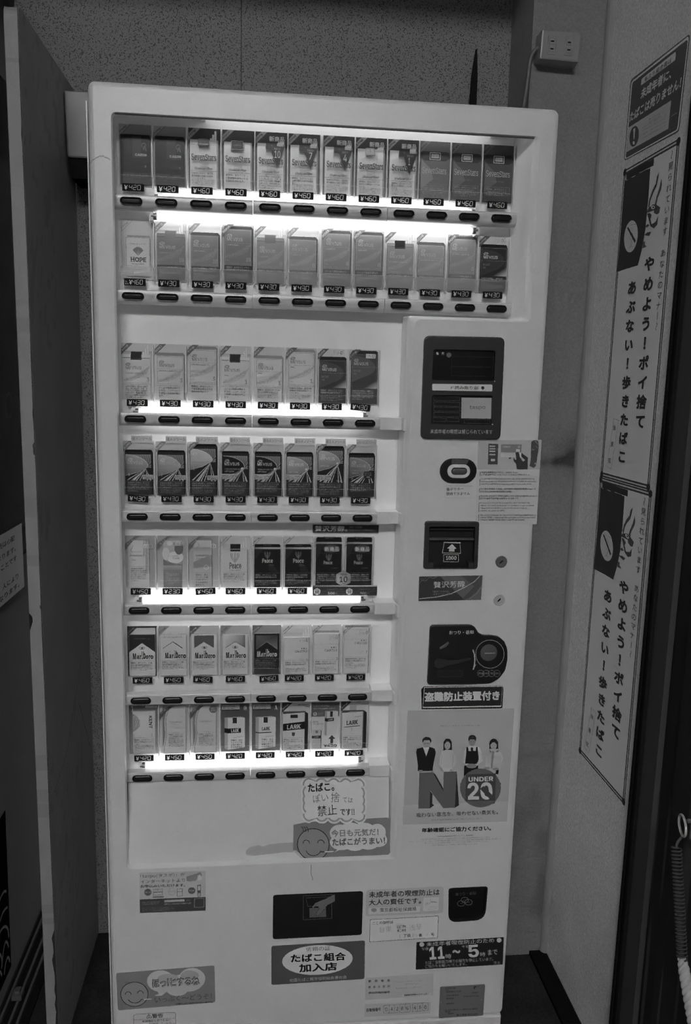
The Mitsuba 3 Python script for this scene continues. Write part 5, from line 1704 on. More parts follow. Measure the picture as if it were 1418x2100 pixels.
def pianissimo(tab, k, x0, x1, kind):
    q = Card((.50, .52), (x0, 1, x1, 106), .40)
    c, b = q.c, q.b
    c.grad(.54, .46, 0, 0, 64, 115)
    if kind == 1:
        c.P(.45, [(52, 1), (61, 1), (61, 108), (58, 112), (28, 112), (24, 106), (52, 106)])
        b.R(.62, x0, 1, x1, 106)
        for i, g in enumerate((.35, .55, .4, .3, .5, .36)):
            b.R(g, 39 + i * 2.1, 70 if i < 2 else 32, 40 + i * 2.1, 106)
        b.L(.3, .8, spline([(16, 94, 0), (14.5, 88, 0), (12.5, 85, 0), (16, 80, 0)], 12)[:, :2])
        b.T(.33, 'PIANISSIMO', 10.5, 38, 70, 4.0, .02)
        b.T(.4, 'One', 13, 22, 61, 3.4, 0, 'i', True, .3)
        b.L(.4, .4, [(x0, 80), (44, 80)])
        b.L(.4, .4, [(x0, 48), (x1, 48)])
        warn(b, k, .32, 12, 48, 46)
        dspec(b, 38, 88)
    elif kind == 2:
        b.grad(.42, .60, x0, 36, x1, 106)
        b.E(.70, (x0 + x1) / 2 + 6, 68, 18, 13)
        b.E(.66, x0 + 6, 76, 8, 14)
        b.E(.30, x1 - 6, 88, 9, 14)
        b.P(.34, [(x0, 64), (x0 + 10, 58), (x1, 52), (x1, 36), (x0, 36)])
        b.grad(.34, .50, x0, 36, x1, 50)
        b.E(.40, x1 - 12, 98, 5, 6)
        b.E(.68, x0 + 14, 99, 6, 5)
        b.T(.45, 'PIANISSIMO', x0 + 11, x1 - 6, 70, 2.4)
        b.T(.36, 'FRAM', x0 + 20, x1 - 5, 64.5, 3.6, 0, 'i', True)
        b.E(.6, x1 - 12, 52, 2.6, ring=.6)
        b.R(.36, x0, 1, x1, 36)
        b.L(.5, .4, [(x0, 36), (x1, 36)])
        warn(b, k, .58, x0 + 4, x1 - 3, 35, 3, 3.0, 2.2)
        dspec(c if x1 < 50 else b, 37, 94)
    else:
        c.P(.40, [(x1, 1), (x1 + 2, 1), (x1 + 2, 106), (x1 - 3, 111), (x0 + 12, 111), (x0 + 4, 106), (x1, 106)])
        b.grad(.52, .58, x0, 1, x1, 106)
        b.P(.40, [(x0, 58), (x1, 74), (x1, 48), (x0, 44)])
        b.grad(.56, .44, x0, 74, x1, 90)
        b.L(.4, .7, spline([(x0 + 8, 100, 0), (x0 + 12, 94, 0), (x0 + 6, 88, 0), (x0 + 10, 84, 0)], 14)[:, :2])
        b.L(.62, .7, [(x0 + 2, 103), (x1 - 2, 103), (x1 - 2, 30)])
        b.T(.33, 'PIANISSIMO', x0 + 4, x1 - 7, 70, 4, .02)
        b.T(.36, 'Fram', x0 + 5, x0 + 22, 63.5, 4, 0, 'i', True, .3)
        b.T(.4, 'menthol', x0 + 4, x0 + 19, 59, 1.8)
        b.E(.70, x0 + 27, 46, 4.8, ring=.9)
        b.T(.36, 'super slim', x0 + 5, x0 + 16, 43, 1.6)
        b.L(.38, .4, [(x0, 34), (x1, 34)])
        warn(b, k, .28, x0 + 4, x1 - 3, 33, 3, 3.2, 2.3)
        dspec(c, 37, 88)
    p = [(0, 83)] + [(x, 83 + 29 * t ** .9 + 0) for x, t in zip(np.linspace(3, 24, 8), np.linspace(.12, 1, 8))] + [(36, 114.5), (30, 115), (22, 115), (0, 98)]
    b.P(.30, p)
    b.text3(b.alb(.6), tab, (6, 95), (18, 106.5), (4, 97.2), .02)
    return q


def peace_soft():
    q = Card((.58, .6), (3, 1, 60, 86), .5)
    c, b = q.c, q.b
    c.grad(.56, .63, 0, 0, 64, 115)
    ribbon(c, 'タール21mg', .6, .12, 'line')
    b.R(.64, 3, 1, 60, 86)
    b.R(.42, 57.5, 1, 60, 86)
    c.P(.6, [(3, 86), (42, 86), (42, 97), (3, 97)])
    for i, h in enumerate((3, 10, 18)):
        c.R(.67, 43 + i * 5, 88, 47.6 + i * 5, 94 + h)
        c.R(.5, 47 + i * 5, 88, 47.6 + i * 5, 94 + h)
    b.R(.10, 21, 81.5, 43, 86)
    c.R(.10, 21, 85, 43, 97)
    b.L(.5, .6, [(3, 86), (60, 86)])
    for s in (-1, 1):
        b.L(.47, 1.7, spline([(31, 58, 0), (31 + 5 * s, 63, 0), (31 + 8.5 * s, 70, 0), (31 + 8 * s, 78, 0)], 12)[:, :2])
        b.L(.47, 1.6, spline([(31, 62, 0), (31 + 4 * s, 66, 0), (31 + 5.5 * s, 72, 0), (31 + 5 * s, 77, 0)], 12)[:, :2])
    b.L(.47, 2.0, [(31, 56), (31.4, 78)])
    b.T(.18, 'Peace', 18.5, 45, 43, 13.5, .015, 'i', True)
    b.T(.3, 'Filter Original', 20, 43.5, 38, 2.8, 0, 'i', False, .3)
    b.L(.3, .4, [(3, 35), (60, 35)])
    warn(b, 2, .28, 6, 56, 34)
    return q


def peace_dark(tab, form, new, k):
    top = 97 if form == 'box' else 113
    lid = 93 if form == 'box' else 105
    q = Card((.58, .6), (3.5, 1, 60.5, lid - 7), .07)
    c, b = q.c, q.b
    c.grad(.55, .62, 0, 0, 64, 115)
    ribbon(c, tab, .6, .12, 'line')
    c.P(.06, [(3.5, lid - 4), (60.5, lid - 4), (60.5, top - 3), (58, top), (6, top), (3.5, top - 3)])
    c.grad(.34, .60, 3.5, lid - 7, 60.5, lid - 3, True)
    c.T(.35, 'PEACE', 24, 41, top - 3.5, 2)
    b.R(.07, 3.5, 1, 60.5, lid - 7)
    b.P(.11, [(3.5, lid - 7), (22, lid - 7), (3.5, 60)])
    if new:
        b.E(.22, 38, lid - 17, 19, 8.5)
        b.at(.62, '新商品', 22, lid - 22, 11, .03)
        b.L(.2, .4, [(3.5, lid - 27), (60.5, lid - 27)])
    z = 69 if not new else 64
    for s in (-1, 1):
        b.L(.32, 1.1, spline([(32, z - 3, 0), (32 + 3.5 * s, z + 1, 0), (32 + 5.5 * s, z + 6, 0), (32 + 5 * s, z + 12, 0)], 12)[:, :2])
        b.L(.32, 1.0, spline([(32, z, 0), (32 + 2.5 * s, z + 4, 0), (32 + 3.2 * s, z + 10, 0)], 10)[:, :2])
    b.L(.36, 1.3, [(32, z - 4), (32, z + 12)])
    b.T(.64 if not new else .55, 'Peace', 20, 44 if not new else 40, 56 if not new else 52.5, 9.5 if not new else 8, .012, 'i', True)
    if not new:
        for i in range(14):
            b.L(.15, .45, [(34 + i * .5, 54), (38 + i * 1.7, 32)])
        b.T(.3, 'lights', 35, 46, 49.5, 2.6, 0, 'i', False, .3)
    else:
        b.T(.26, 'Infinity', 38, 52, 42, 4, 0, 'i', False, .3)
    b.L(.3, .4, [(3.5, 33), (60.5, 33)])
    warn(b, k, .45, 5.5, 58, 32)
    return q


def marlboro(tab, kind, k):
    bgs = {'red': (.60, .60), 'menthol': (.56, .60), 'light': (.50, .52), 'ultra': (.48, .50), 'black': (.30, .42)}[kind]
    q = Card(bgs, (4, 2, 60, 97), .35)
    c, b = q.c, q.b
    c.grad(bgs[0], bgs[1], 0, 0, 64, 115)
    z = 97
    ink = .07
    if kind == 'red':
        c.R(.13, 0, 0, 64, 2.6); c.R(.13, 0, 111, 64, 115); c.R(.13, 0, 0, 2.6, 111); c.R(.22, 60.5, 0, 64, 111)
        ribbon(c, '12mg', .15, .5, 'tri')
        b.R(.66, 4, 2, 60, z)
        b.P(.12, [(4, z), (60, z), (60, 57), (32, 78), (4, 57)])
        b.T(.35, 'FILTER CIGARETTES', 16, 48, 87, 1.6)
    elif kind == 'menthol':
        ribbon(c, '6mg', .40, .2, 'tri')
        b.R(.65, 4, 2, 60, z)
        b.T(.35, 'FILTER CIGARETTES', 10, 52, 89.5, 2.0, .02)
        b.L(.2, 1.0, [(9, 65), (31, 80), (52, 65)])
        b.L(.2, 1.8, [(31, 80), (52, 65)])
        b.T(.42, 'MENTHOL', 9, 28, 57, 1.6)
    elif kind in ('light', 'ultra'):
        ribbon(c, '8mg' if kind == 'light' else '4mg', .24 if kind == 'light' else .38, .6 if kind == 'light' else .15, 'tri')
        c.L(.1, .6, [(0, 90), (25, 115)])
        b.R(.66, 4, 2, 60, z)
        if kind == 'light':
            b.P(.25, [(10, 94), (53, 94), (53, 65), (31, 79), (10, 65)])
        else:
            v = np.array([(11, 94), (54, 94), (54, 65), (32, 79), (11, 65)], float)
            b.put(v, [[4, 3, 0], [0, 3, 1], [3, 2, 1]], 0, [b.alb(.66), b.alb(.34), b.alb(.26), b.alb(.52), b.alb(.60)])
            b.L(.2, .9, [(11, 65), (32, 79), (54, 65)])
    else:
        ribbon(c, '8mg', .30, .6, 'tri')
        c.grad(.16, .40, 0, 0, 64, 12)
        b.R(.09, 4, 2, 60, z)
        v = np.array([(8, 93), (56, 93), (56, 60), (32, 78), (8, 60)], float)
        b.put(v, [[4, 3, 0], [0, 3, 1], [3, 2, 1]], 0, [b.alb(.26), b.alb(.16), b.alb(.34), b.alb(.24), b.alb(.20)])
        b.L(.45, .6, [(8, 60), (32, 78), (56, 60)])
        ink = .66
    if kind in ('red', 'light', 'ultra'):
        b.R(.3, 29.5, 63, 34.5, 69, 1)
        for s in (-1, 1):
            b.L(.42, 1.1, [(32 + s * 3.4, 63), (32 + s * 6, 66.5), (32 + s * 3.6, 69.5)])
    x0, x1, zb = (11, 56, 41) if kind != 'menthol' else (13, 59, 42)
    if kind == 'black':
        x0, x1, zb = 10, 55, 43
    w = x1 - x0
    for t, a0, a1, h in (('M', 0, .19, 13.5), ('a', .21, .31, 9), ('r', .33, .42, 9), ('l', .44, .495, 18), ('b', .515, .625, 18), ('o', .64, .75, 9), ('r', .765, .85, 9), ('o', .865, 1.0, 9)):
        b.T(ink, t, x0 + a0 * w, x0 + a1 * w, zb, h * .98, .03, 'i', True)
    if kind in ('light', 'ultra', 'menthol', 'black'):
        b.T(.4 if kind != 'black' else .35, {'light': 'LIGHTS', 'ultra': 'ULTRA LIGHTS', 'menthol': 'MENTHOL', 'black': 'BLACK MENTHOL'}[kind], 24 if kind != 'menthol' else 37, 47 if kind != 'menthol' else 58, zb - 3.6, 1.8)
    sep = zb - 4.5
    b.L(.3 if kind != 'black' else .4, .4, [(4, sep), (60, sep)])
    warn(b, k, .22 if kind != 'black' else .36, 6.5, 58, sep - .8)
    return q


def caster(tab, form, num, k):
    top = {'soft': 87, 'box': 96, 'long': 108}[form]
    q = Card((.62, .63), (3, 1, 60, top), .55)
    c, b = q.c, q.b
    c.grad(.60, .64, 0, 0, 64, 115)
    b.R(.655, 3, 1, 60, top)
    b.R(.36, 58.6, 1, 60, top)
    if form == 'soft':
        c.R(.60, 3, 87, 45, 97)
        for i, h in enumerate((2, 9, 17)):
            c.R(.68, 45 + i * 5, 88, 49.6 + i * 5, 95 + h)
            c.R(.48, 49 + i * 5, 88, 49.6 + i * 5, 95 + h)
        b.L(.3, .5, [(3, 86.6), (60, 86.6)])
        m = 52
    else:
        c.P(.40, [(3, top), (60, top), (59, top + 5), (6, top + 5)])
        b.L(.5, .4, [(3, top - 26), (60, top - 26)])
        m = {'box': 54, 'long': 70}[form]
    ribbon(c if form != 'long' else b, tab, .62, .12, 'line')
    for i, g in enumerate((.3, .22, .5)):
        b.E(g, 42.5 + i * 5.2, m + 9, 1.6)
    b.E(.62, 12, m + 18, 7, ring=.5); b.E(.61, 16, m + 13, 6, ring=.5)
    b.T(.25, 'CASTER', 27, 56.5, m, 5.4, .005, 'i', True)
    b.T(.5, 'CHARCOAL', 36, 50, m - 17, 1.5); b.T(.5, 'FILTER', 40, 50, m - 21, 1.5)
    b.T(.35, num, 53, 57, m - 21.5, 6.5)
    z = {'soft': 33, 'box': 34, 'long': 40}[form]
    b.L(.45, .4, [(3, z), (58, z)])
    warn(b, k, .28, 6, 57, z - 1)
    dspec(b, 38, {'soft': 74.5, 'box': 80, 'long': 91}[form] + 2)
    return q


def kent():
    q = Card((.34, .36), (8, 2, 58, 102), .5)
    c, b = q.c, q.b
    c.grad(.46, .26, 0, 0, 64, 115)
    c.T(.6, '1', 4, 11, 100.5, 13, 0)
    c.R(.60, 36, 108.5, 62, 113.5); c.at(.15, 'リニューアル', 38, 109.6, 3.6, .02, 22)
    c.T(.12, '1mg', 48, 58, 104, 2.6)
    b.grad(.58, .63, 8, 2, 58, 102)
    b.P(.45, [(8, 98), (18, 92), (24, 82), (24, 68), (20, 62), (8, 54)])
    for i in range(5):
        b.L(.58 if i % 2 else .35, 1.1, spline([(8.5 + i * 2, 95 - i * 3, 0), (14 + i * 1.4, 86 - i, 0), (12 + i * 2, 76, 0), (20 - i, 66 - i * 1.5, 0)], 12)[:, :2])
    v, f, w = layout('KENT', .03, 48, 'i')
    lo, hi = v.min(0), v.max(0)
    t = (v - lo) / (hi - lo)
    b.put(np.stack([44 + t[:, 1] * 7.5, 92 - t[:, 0] * 30], 1), f, b.alb(.16))
    b.T(.3, '1', 49, 51.5, 43, 7); b.T(.3, 'HD', 22, 26, 43, 2); b.L(.4, .6, [(15, 41), (32, 41)])
    b.L(.45, .4, [(8, 39.5), (58, 39.5)])
    warn(b, 0, .28, 11, 56, 38.5)
    b.L(.5, .5, [(56, 2), (56, 102)])
    return q


def virginia(tab, badge):
    q = Card((.48, .5), (6, 1, 58, 112), .45)
    c, b = q.c, q.b
    c.grad(.56, .50, 0, 0, 64, 115)
    b.R(.60, 6, 1, 58, 112)
    e = spline([(20, 112, 0), (13, 95, 0), (10, 75, 0), (11, 45, 0), (7, 20, 0), (6, 2, 0)], 24)[:, :2]
    b.P(.34, [(6, 112)] + list(e) + [(6, 1)])
    b.L(.30, .8, e + [3.4, 0])
    b.L(.50, .8, e + [1.8, 0])
    b.R(.40, 57, 1, 58, 108)
    b.T(.42, 'VIRGINIA S.', 20, 50, 74, 4.0, 0, 'i', True)
    b.T(.5, 'menthol', 30, 43, 69.5, 1.6)
    b.E(.5, 48, 90, 2.6, 1.4, ring=.5)
    b.L(.4, .4, [(14, 50), (58, 50)])
    b.L(.45, .5, [(30, 52), (42, 52)])
    warn(b, 1, .30, 19, 55, 49, 4, 3.6, 2.6)
    p = [(0, 82), (0, 98), (14, 110), (20, 113.5), (32, 114), (24, 109), (14, 100), (6, 90)]
    b.P(.22, p)
    b.text3(b.alb(.55), tab, (4, 95.5), (14, 106), (2, 97.6), .02)
    if badge:
        b.E(.30, 51, 105, 9)
        b.at(.5, '香り', 46.5, 105.5, 4.2, .02); b.at(.5, '広がる', 45.5, 100.5, 3.7, .02)
    return q


def pack3d(b, x0, z0, w, h, g=.64, band=True):
    """A small pack printed in perspective, with its narrow side on the left."""
    b.P(g * .72, [(x0, z0 + 3), (x0 + w * .16, z0), (x0 + w * .16, z0 + h - 2), (x0, z0 + h)])
    b.P(g, [(x0 + w * .16, z0), (x0 + w, z0 + 5), (x0 + w, z0 + h - 1), (x0 + w * .16, z0 + h - 2)])
    b.P(g * .85, [(x0, z0 + h), (x0 + w * .16, z0 + h - 2), (x0 + w, z0 + h - 1), (x0 + w * .8, z0 + h + 1.5)])
    b.R(.12, x0 + w * .40, z0 + h - 14, x0 + w * .60, z0 + h - .5)


def lark_big(tab, dark, num):
    q = Card((.42, .44), (2.5, 1, 52, 94), .12)
    c, b = q.c, q.b
    c.grad(.42, .60, 0, 0, 64, 115)
    ribbon(c, tab, .14, .6, 'tri')
    c.P(.10, [(52, 1), (60, 1), (60, 88), (52, 94)])
    if dark:
        c.at(.1, '味わい広がる', 36, 108, 4.2, .02, 26); c.at(.1, '本格派', 52, 103, 4, .02)
    b.P(.64, [(2.5, 1), (52, 1), (52, 93), (2.5, 90)])
    if dark:
        b.R(.10, 19.5, 80, 36, 88)
        b.P(.07, [(2.5, 49), (52, 53), (52, 71), (2.5, 66)])
        b.text3(b.alb(.66), 'LARK', (10.5, 52.5), (44, 54.5), (10.5, 63), .03, 'i', True)
        b.P(.2, [(23, 45), (30, 45), (30, 38), (26.5, 35.5), (23, 38)])
        b.L(.4, .4, [(2.5, 32), (52, 32)])
        warn(b, 0, .25, 5, 50, 31)
    else:
        b.R(.45, 20, 90, 36, 93)
        c.R(.45, 20, 92, 36, 105)
        b.text3(b.alb(.15), 'LARK', (12, 60), (40, 62), (12, 70), .03, 'i', True)
        b.text3(b.alb(.2), 'crispy', (31, 78), (46, 80.5), (32, 81), .03, 'i')
        b.L(.2, 1.8, [(7, 55), (44, 58)])
        b.T(.3, num, 24.5, 27, 47, 6); b.L(.4, .4, [(20, 44), (33, 44)]); b.L(.4, .4, [(22, 39), (31, 39)])
        b.R(.35, 50, 1, 52, 93)
        b.L(.4, .4, [(2.5, 34), (52, 34)])
        warn(b, 0, .25, 5, 50, 33)
    return q


def lark_small(num, band):
    q = Card((.25, .25))
    c = q.c
    c.grad(.30, .19, 0, 0, 64, 115)
    c.R(.48, 2, 101, 42, 112); c.at(.12, '強めのうまさを、', 4, 106.6, 4, .03, 36); c.at(.12, 'ぜひこの一本に。', 4, 102.2, 3.8, .03, 36)
    c.R(.10, 2, 98.5, 42, 100.8)
    c.T(.64, num, 51, 58, 101, 8, .04); c.T(.5, 'mg', 51, 58, 97.8, 2.4)
    pack3d(c, 8, 4, 46, 78)
    if band:
        c.P(.06, [(8, 46), (15.4, 44), (45, 45), (45, 56), (15.4, 55.5), (8, 57)])
        c.text3(c.alb(.66), 'LARK', (22, 46), (41, 46.6), (22, 54), .03, 'i', True)
    else:
        c.text3(c.alb(.15), 'LARK', (22, 49), (41, 49.6), (22, 57), .03, 'i', True)
        c.P(.10, [(8, 44), (15.4, 42.4), (45, 43.4), (45, 45.2), (15.4, 44.4), (8, 46.5)])
    c.L(.35, .7, [(28, 33), (52, 36)])
    warn(c, 3, .30, 22, 52, 31, 8, 2.6)
    return q


def lark_new():
    q = Card((.6, .6))
    c = q.c
    c.R(.62, 0, 0, 64, 115)
    c.grad(.26, .22, 0, 80, 64, 114)
    c.R(.5, 0, 114, 64, 115)
    c.at(.6, 'しっかりしたのもと、', 4, 104.5, 4.6, .02, 40); c.at(.6, 'まろやかな味わいのまま。', 4, 97.5, 4.6, .02, 54)
    c.E(.64, 8, 86.5, 4.4); c.T(.1, '9', 6.2, 9.8, 84, 5, .05); c.L(.5, .5, [(14, 88), (27, 88)]); c.L(.5, .5, [(14, 85), (25, 85)])
    c.T(.3, 'NEW', 3, 16, 65, 4, .0); c.at(.3, 'パッケージ', 3, 60, 5, .01, 26)
    pack3d(c, 31, 33, 30, 60, .60)
    c.P(.10, [(31, 69), (36, 67.5), (52, 69), (52, 76.5), (36, 75), (31, 77)]); c.text3(c.alb(.6), 'LARK', (38, 69.6), (50, 70.6), (38, 73.6), .03, 'i', True)
    c.R(.35, 9, 41, 16, 46); c.P(.5, [(2, 2), (22, 2), (22, 47), (2, 46)]); c.R(.3, 10, 40, 16, 46)
    c.P(.12, [(2, 27), (23, 27), (23, 34), (2, 33)]); c.T(.6, 'LARK', 6, 18, 28.5, 3.8, .03, 'i', True)
    c.R(.3, 22, 2, 24, 46)
    c.P(.18, [(48, 34), (40, 25), (45, 25), (45, 14.5), (51, 14.5), (51, 25), (56, 25)]); c.R(.18, 41, 12, 51, 13.6)
    c.T(.15, '¥420', 30, 60, 5, 6.5, .02)
    return q


ORD = ['first', 'second', 'third', 'fourth', 'fifth', 'sixth', 'seventh', 'eighth', 'ninth', 'tenth', 'eleventh', 'twelfth']
ROWN = ['top', 'second', 'third', 'fourth', 'fifth', 'sixth', 'lowest']
M = mevius
ROWS = [
    [(cabin('8mg', '8'), 'dark', '420'), (cabin('5mg', '5'), 'dark', '420'),
     (seven_stars('14mg', '14', 4), 'white soft', '460'), (seven_stars('BOX14', '14', 3, soft=False), 'white boxed', '460'),
     (seven_stars('10mg', '10', 5, True), 'white pack with dark triangle 10,', '460'), (seven_stars('7mg', '7', 1, True), 'white pack with dark triangle 7,', '460'), (seven_stars('4mg', '4', 4, True), 'white pack with dark triangle 4,', '460'),
     (seven_stars('1mg', '1', 0, True, stamp='pale'), 'white pack with pale stamp,', '460'), (seven_stars('1mg', '1', 0, True), 'white pack with dark triangle 1,', '460'),
     (seven_menthol('BOX12', .30, 1), 'dark grey', '460'), (seven_menthol('BOX8', .235, 2), 'darker grey', '460'), (seven_menthol('BOX6', .22, 3), 'darkest grey', '460')],
    [(hope(), 'short pale pack with a fan emblem,', '460'),
     (M('10mg', 'soft', .36, .60, 'ORIGINAL', '10', 6, .22, (.55, .62), (.40, .6), .36), 'grey soft', '430'), (M('BOX10', 'box', .36, .60, 'ORIGINAL', '10', 4, .20, (.55, .62), (.40, .6)), 'grey boxed', '430'),
     (M('BOX10', 'long', .33, .60, 'ORIGINAL', '10', 1, .15, (.50, .50), (.30, .6)), 'dark grey tall', '430'), (M('8mg', 'soft', .40, .60, 'LIGHTS', '8', 2, .30, (.55, .66), (.38, .6), .34), 'grey soft', '430'),
     (M('BOX8', 'box', .42, .60, 'LIGHTS', '8', 6, .32, (.55, .64), (.40, .6)), 'grey boxed', '430'), (M('BOX8', 'long', .40, .60, 'LIGHTS', '8', 6, .29, (.48, .50), (.36, .6)), 'grey tall', '430'),
     (M('BOX8', 'long', .39, .60, 'LIGHTS', '8', 6, .28, (.48, .50), (.36, .6)), 'grey tall', '430'), (M('6mg', 'soft', .43, .62, 'SUPER LIGHTS', '6', 7, .33, (.55, .68), (.34, .6)), 'grey soft pack with black stamp,', '430'),
     (M('BOX6', 'box', .44, .62, 'SUPER LIGHTS', '6', 1, .36, (.55, .66), (.36, .6)), 'light grey boxed', '430'), (M('BOX6', 'long', .42, .62, 'SUPER LIGHTS', '6', 6, .34, (.46, .48), (.34, .6)), 'light grey tall', '430'),
     (mode('6mg', 'box', 'ONE', 4, .12), 'black', '430')],
    [(M('3mg', 'soft', .64, .30, 'EXTRA LIGHTS', '3', 5), 'white soft', '430'), (M('BOX3', 'box', .63, .32, 'EXTRA LIGHTS', '3', 6), 'white boxed', '430'),
     (M('3mg', 'long', .63, .32, 'EXTRA LIGHTS', '3', 3), 'white tall', '430'), (M('1mg', 'soft', .66, .32, 'ONE', '1', 6), 'white soft', '430'),
     (M('BOX1', 'box', .66, .32, 'ONE', '1', 2), 'white boxed', '430'), (M('BOX1', 'long', .66, .32, 'ONE', '1', 4), 'white tall', '430'),
     (mode('BOX6', 'box', 'ONE', 1, .16), 'black', '430'), (mode('1mg', 'long', 'ONE', 7, .19), 'black tall', '430')],
    [(menthol_road('BOX5', 'box', '5', 7, .33), 'dark pack with light trails', '430'), (menthol_road('BOX1', 'box', '1', 4, .38), 'grey pack with light trails', '430'), (menthol_road('1mg', 'long', '1', 4, .46), 'pale tall pack with light trails', '430'),
     (menthol_road('BOX8', 'box', '8', 1, .08, True), 'black pack with bright beams', '430'), (menthol_road('BOX8', 'box', '8', 2, .08, True), 'black pack with bright beams', '430'),
     (menthol_road('BOX5', 'box', '5', 4, .42, True), 'grey pack with bright beams', '430'), (menthol_road('1mg', 'long', '1', 1, .42, True), 'grey tall pack with bright beams', '430'), (menthol_road('BOX5', 'box', '5', 3, .28, False, True), 'dark pack with a shield badge', '430')],
    [(pianissimo('1mg', 7, 6, 51, 1), 'pale slim', '450'), (pianissimo('10', 1, 12.5, 52, 2), 'cloudy grey slim', '230'), (pianissimo('1mg', 3, 10, 49, 3), 'grey slim', '450'), (peace_soft(), 'white soft pack with a dove,', '460'),
     (peace_dark('10mg', 'box', False, 1), 'black boxed', '460'), (peace_dark('6mg', 'box', False, 4), 'black boxed', '460'), (peace_dark('10mg', 'long', True, 7), 'black tall', None), (peace_dark('10mg', 'long', True, 7), 'black tall', None)],
    [(marlboro('', 'red', 2), 'white pack with dark roof shape,', '460'), (marlboro('', 'menthol', 2), 'white pack with thin roof line,', '460'), (marlboro('', 'light', 2), 'white pack with grey roof shape,', '460'), (marlboro('', 'ultra', 2), 'white pack with shaded roof shape,', '460'),
     (marlboro('', 'black', 2), 'black pack with white name,', '460'), (caster('5mg', 'soft', '5', 1), 'cream soft', '420'), (caster('BOX3', 'box', '3', 1), 'cream boxed', '420'), (caster('BOX1', 'long', '1', 4), 'cream tall', '420')],
    [(kent(), 'pale pack with sideways name,', '420'), (virginia('6mg', False), 'pale slim', '450'), (virginia('1mg', True), 'pale slim pack with round badge,', '450'), (lark_small('5', True), 'dark card with a black-banded pack,', '420'),
     (lark_small('1', False), 'dark card with a white pack,', '420'), (lark_big('9mg', True, ''), 'white pack with wide black band,', '420'), (lark_new(), 'advertising card with two packs and an arrow,', '420'), (lark_big('1mg', False, '1'), 'grey-white pack with name underlined,', '420')]]

SEG = {'0': 'abcdef', '1': 'bc', '2': 'abged', '3': 'abgcd', '4': 'fgbc', '5': 'afgcd', '6': 'afgedc', '7': 'abc', '8': 'abcdefg', '9': 'abfgcd'}


def digits(a, s, x, z, w, h, g):
    t, gp = 1.0, .22
    for ch in s:
        sg = {'a': ((0, h), (w, h)), 'g': ((0, h / 2), (w, h / 2)), 'd': ((0, 0), (w, 0)), 'f': ((0, h / 2), (0, h)), 'b': ((w, h / 2), (w, h)), 'e': ((0, 0), (0, h / 2)), 'c': ((w, 0), (w, h / 2))}
        for c_ in SEG[ch]:
            (x0, z0), (x1, z1) = sg[c_]
            L = math.hypot(x1 - x0, z1 - z0)
            ux, uz = (x1 - x0) / L, (z1 - z0) / L
            p = [(x + x0 + ux * gp + .10 * z0, z + z0 + uz * gp), (x + x1 - ux * gp + .10 * z1, z + z1 - uz * gp)]
            a.L(g, t, p)
        x += w + 2.6


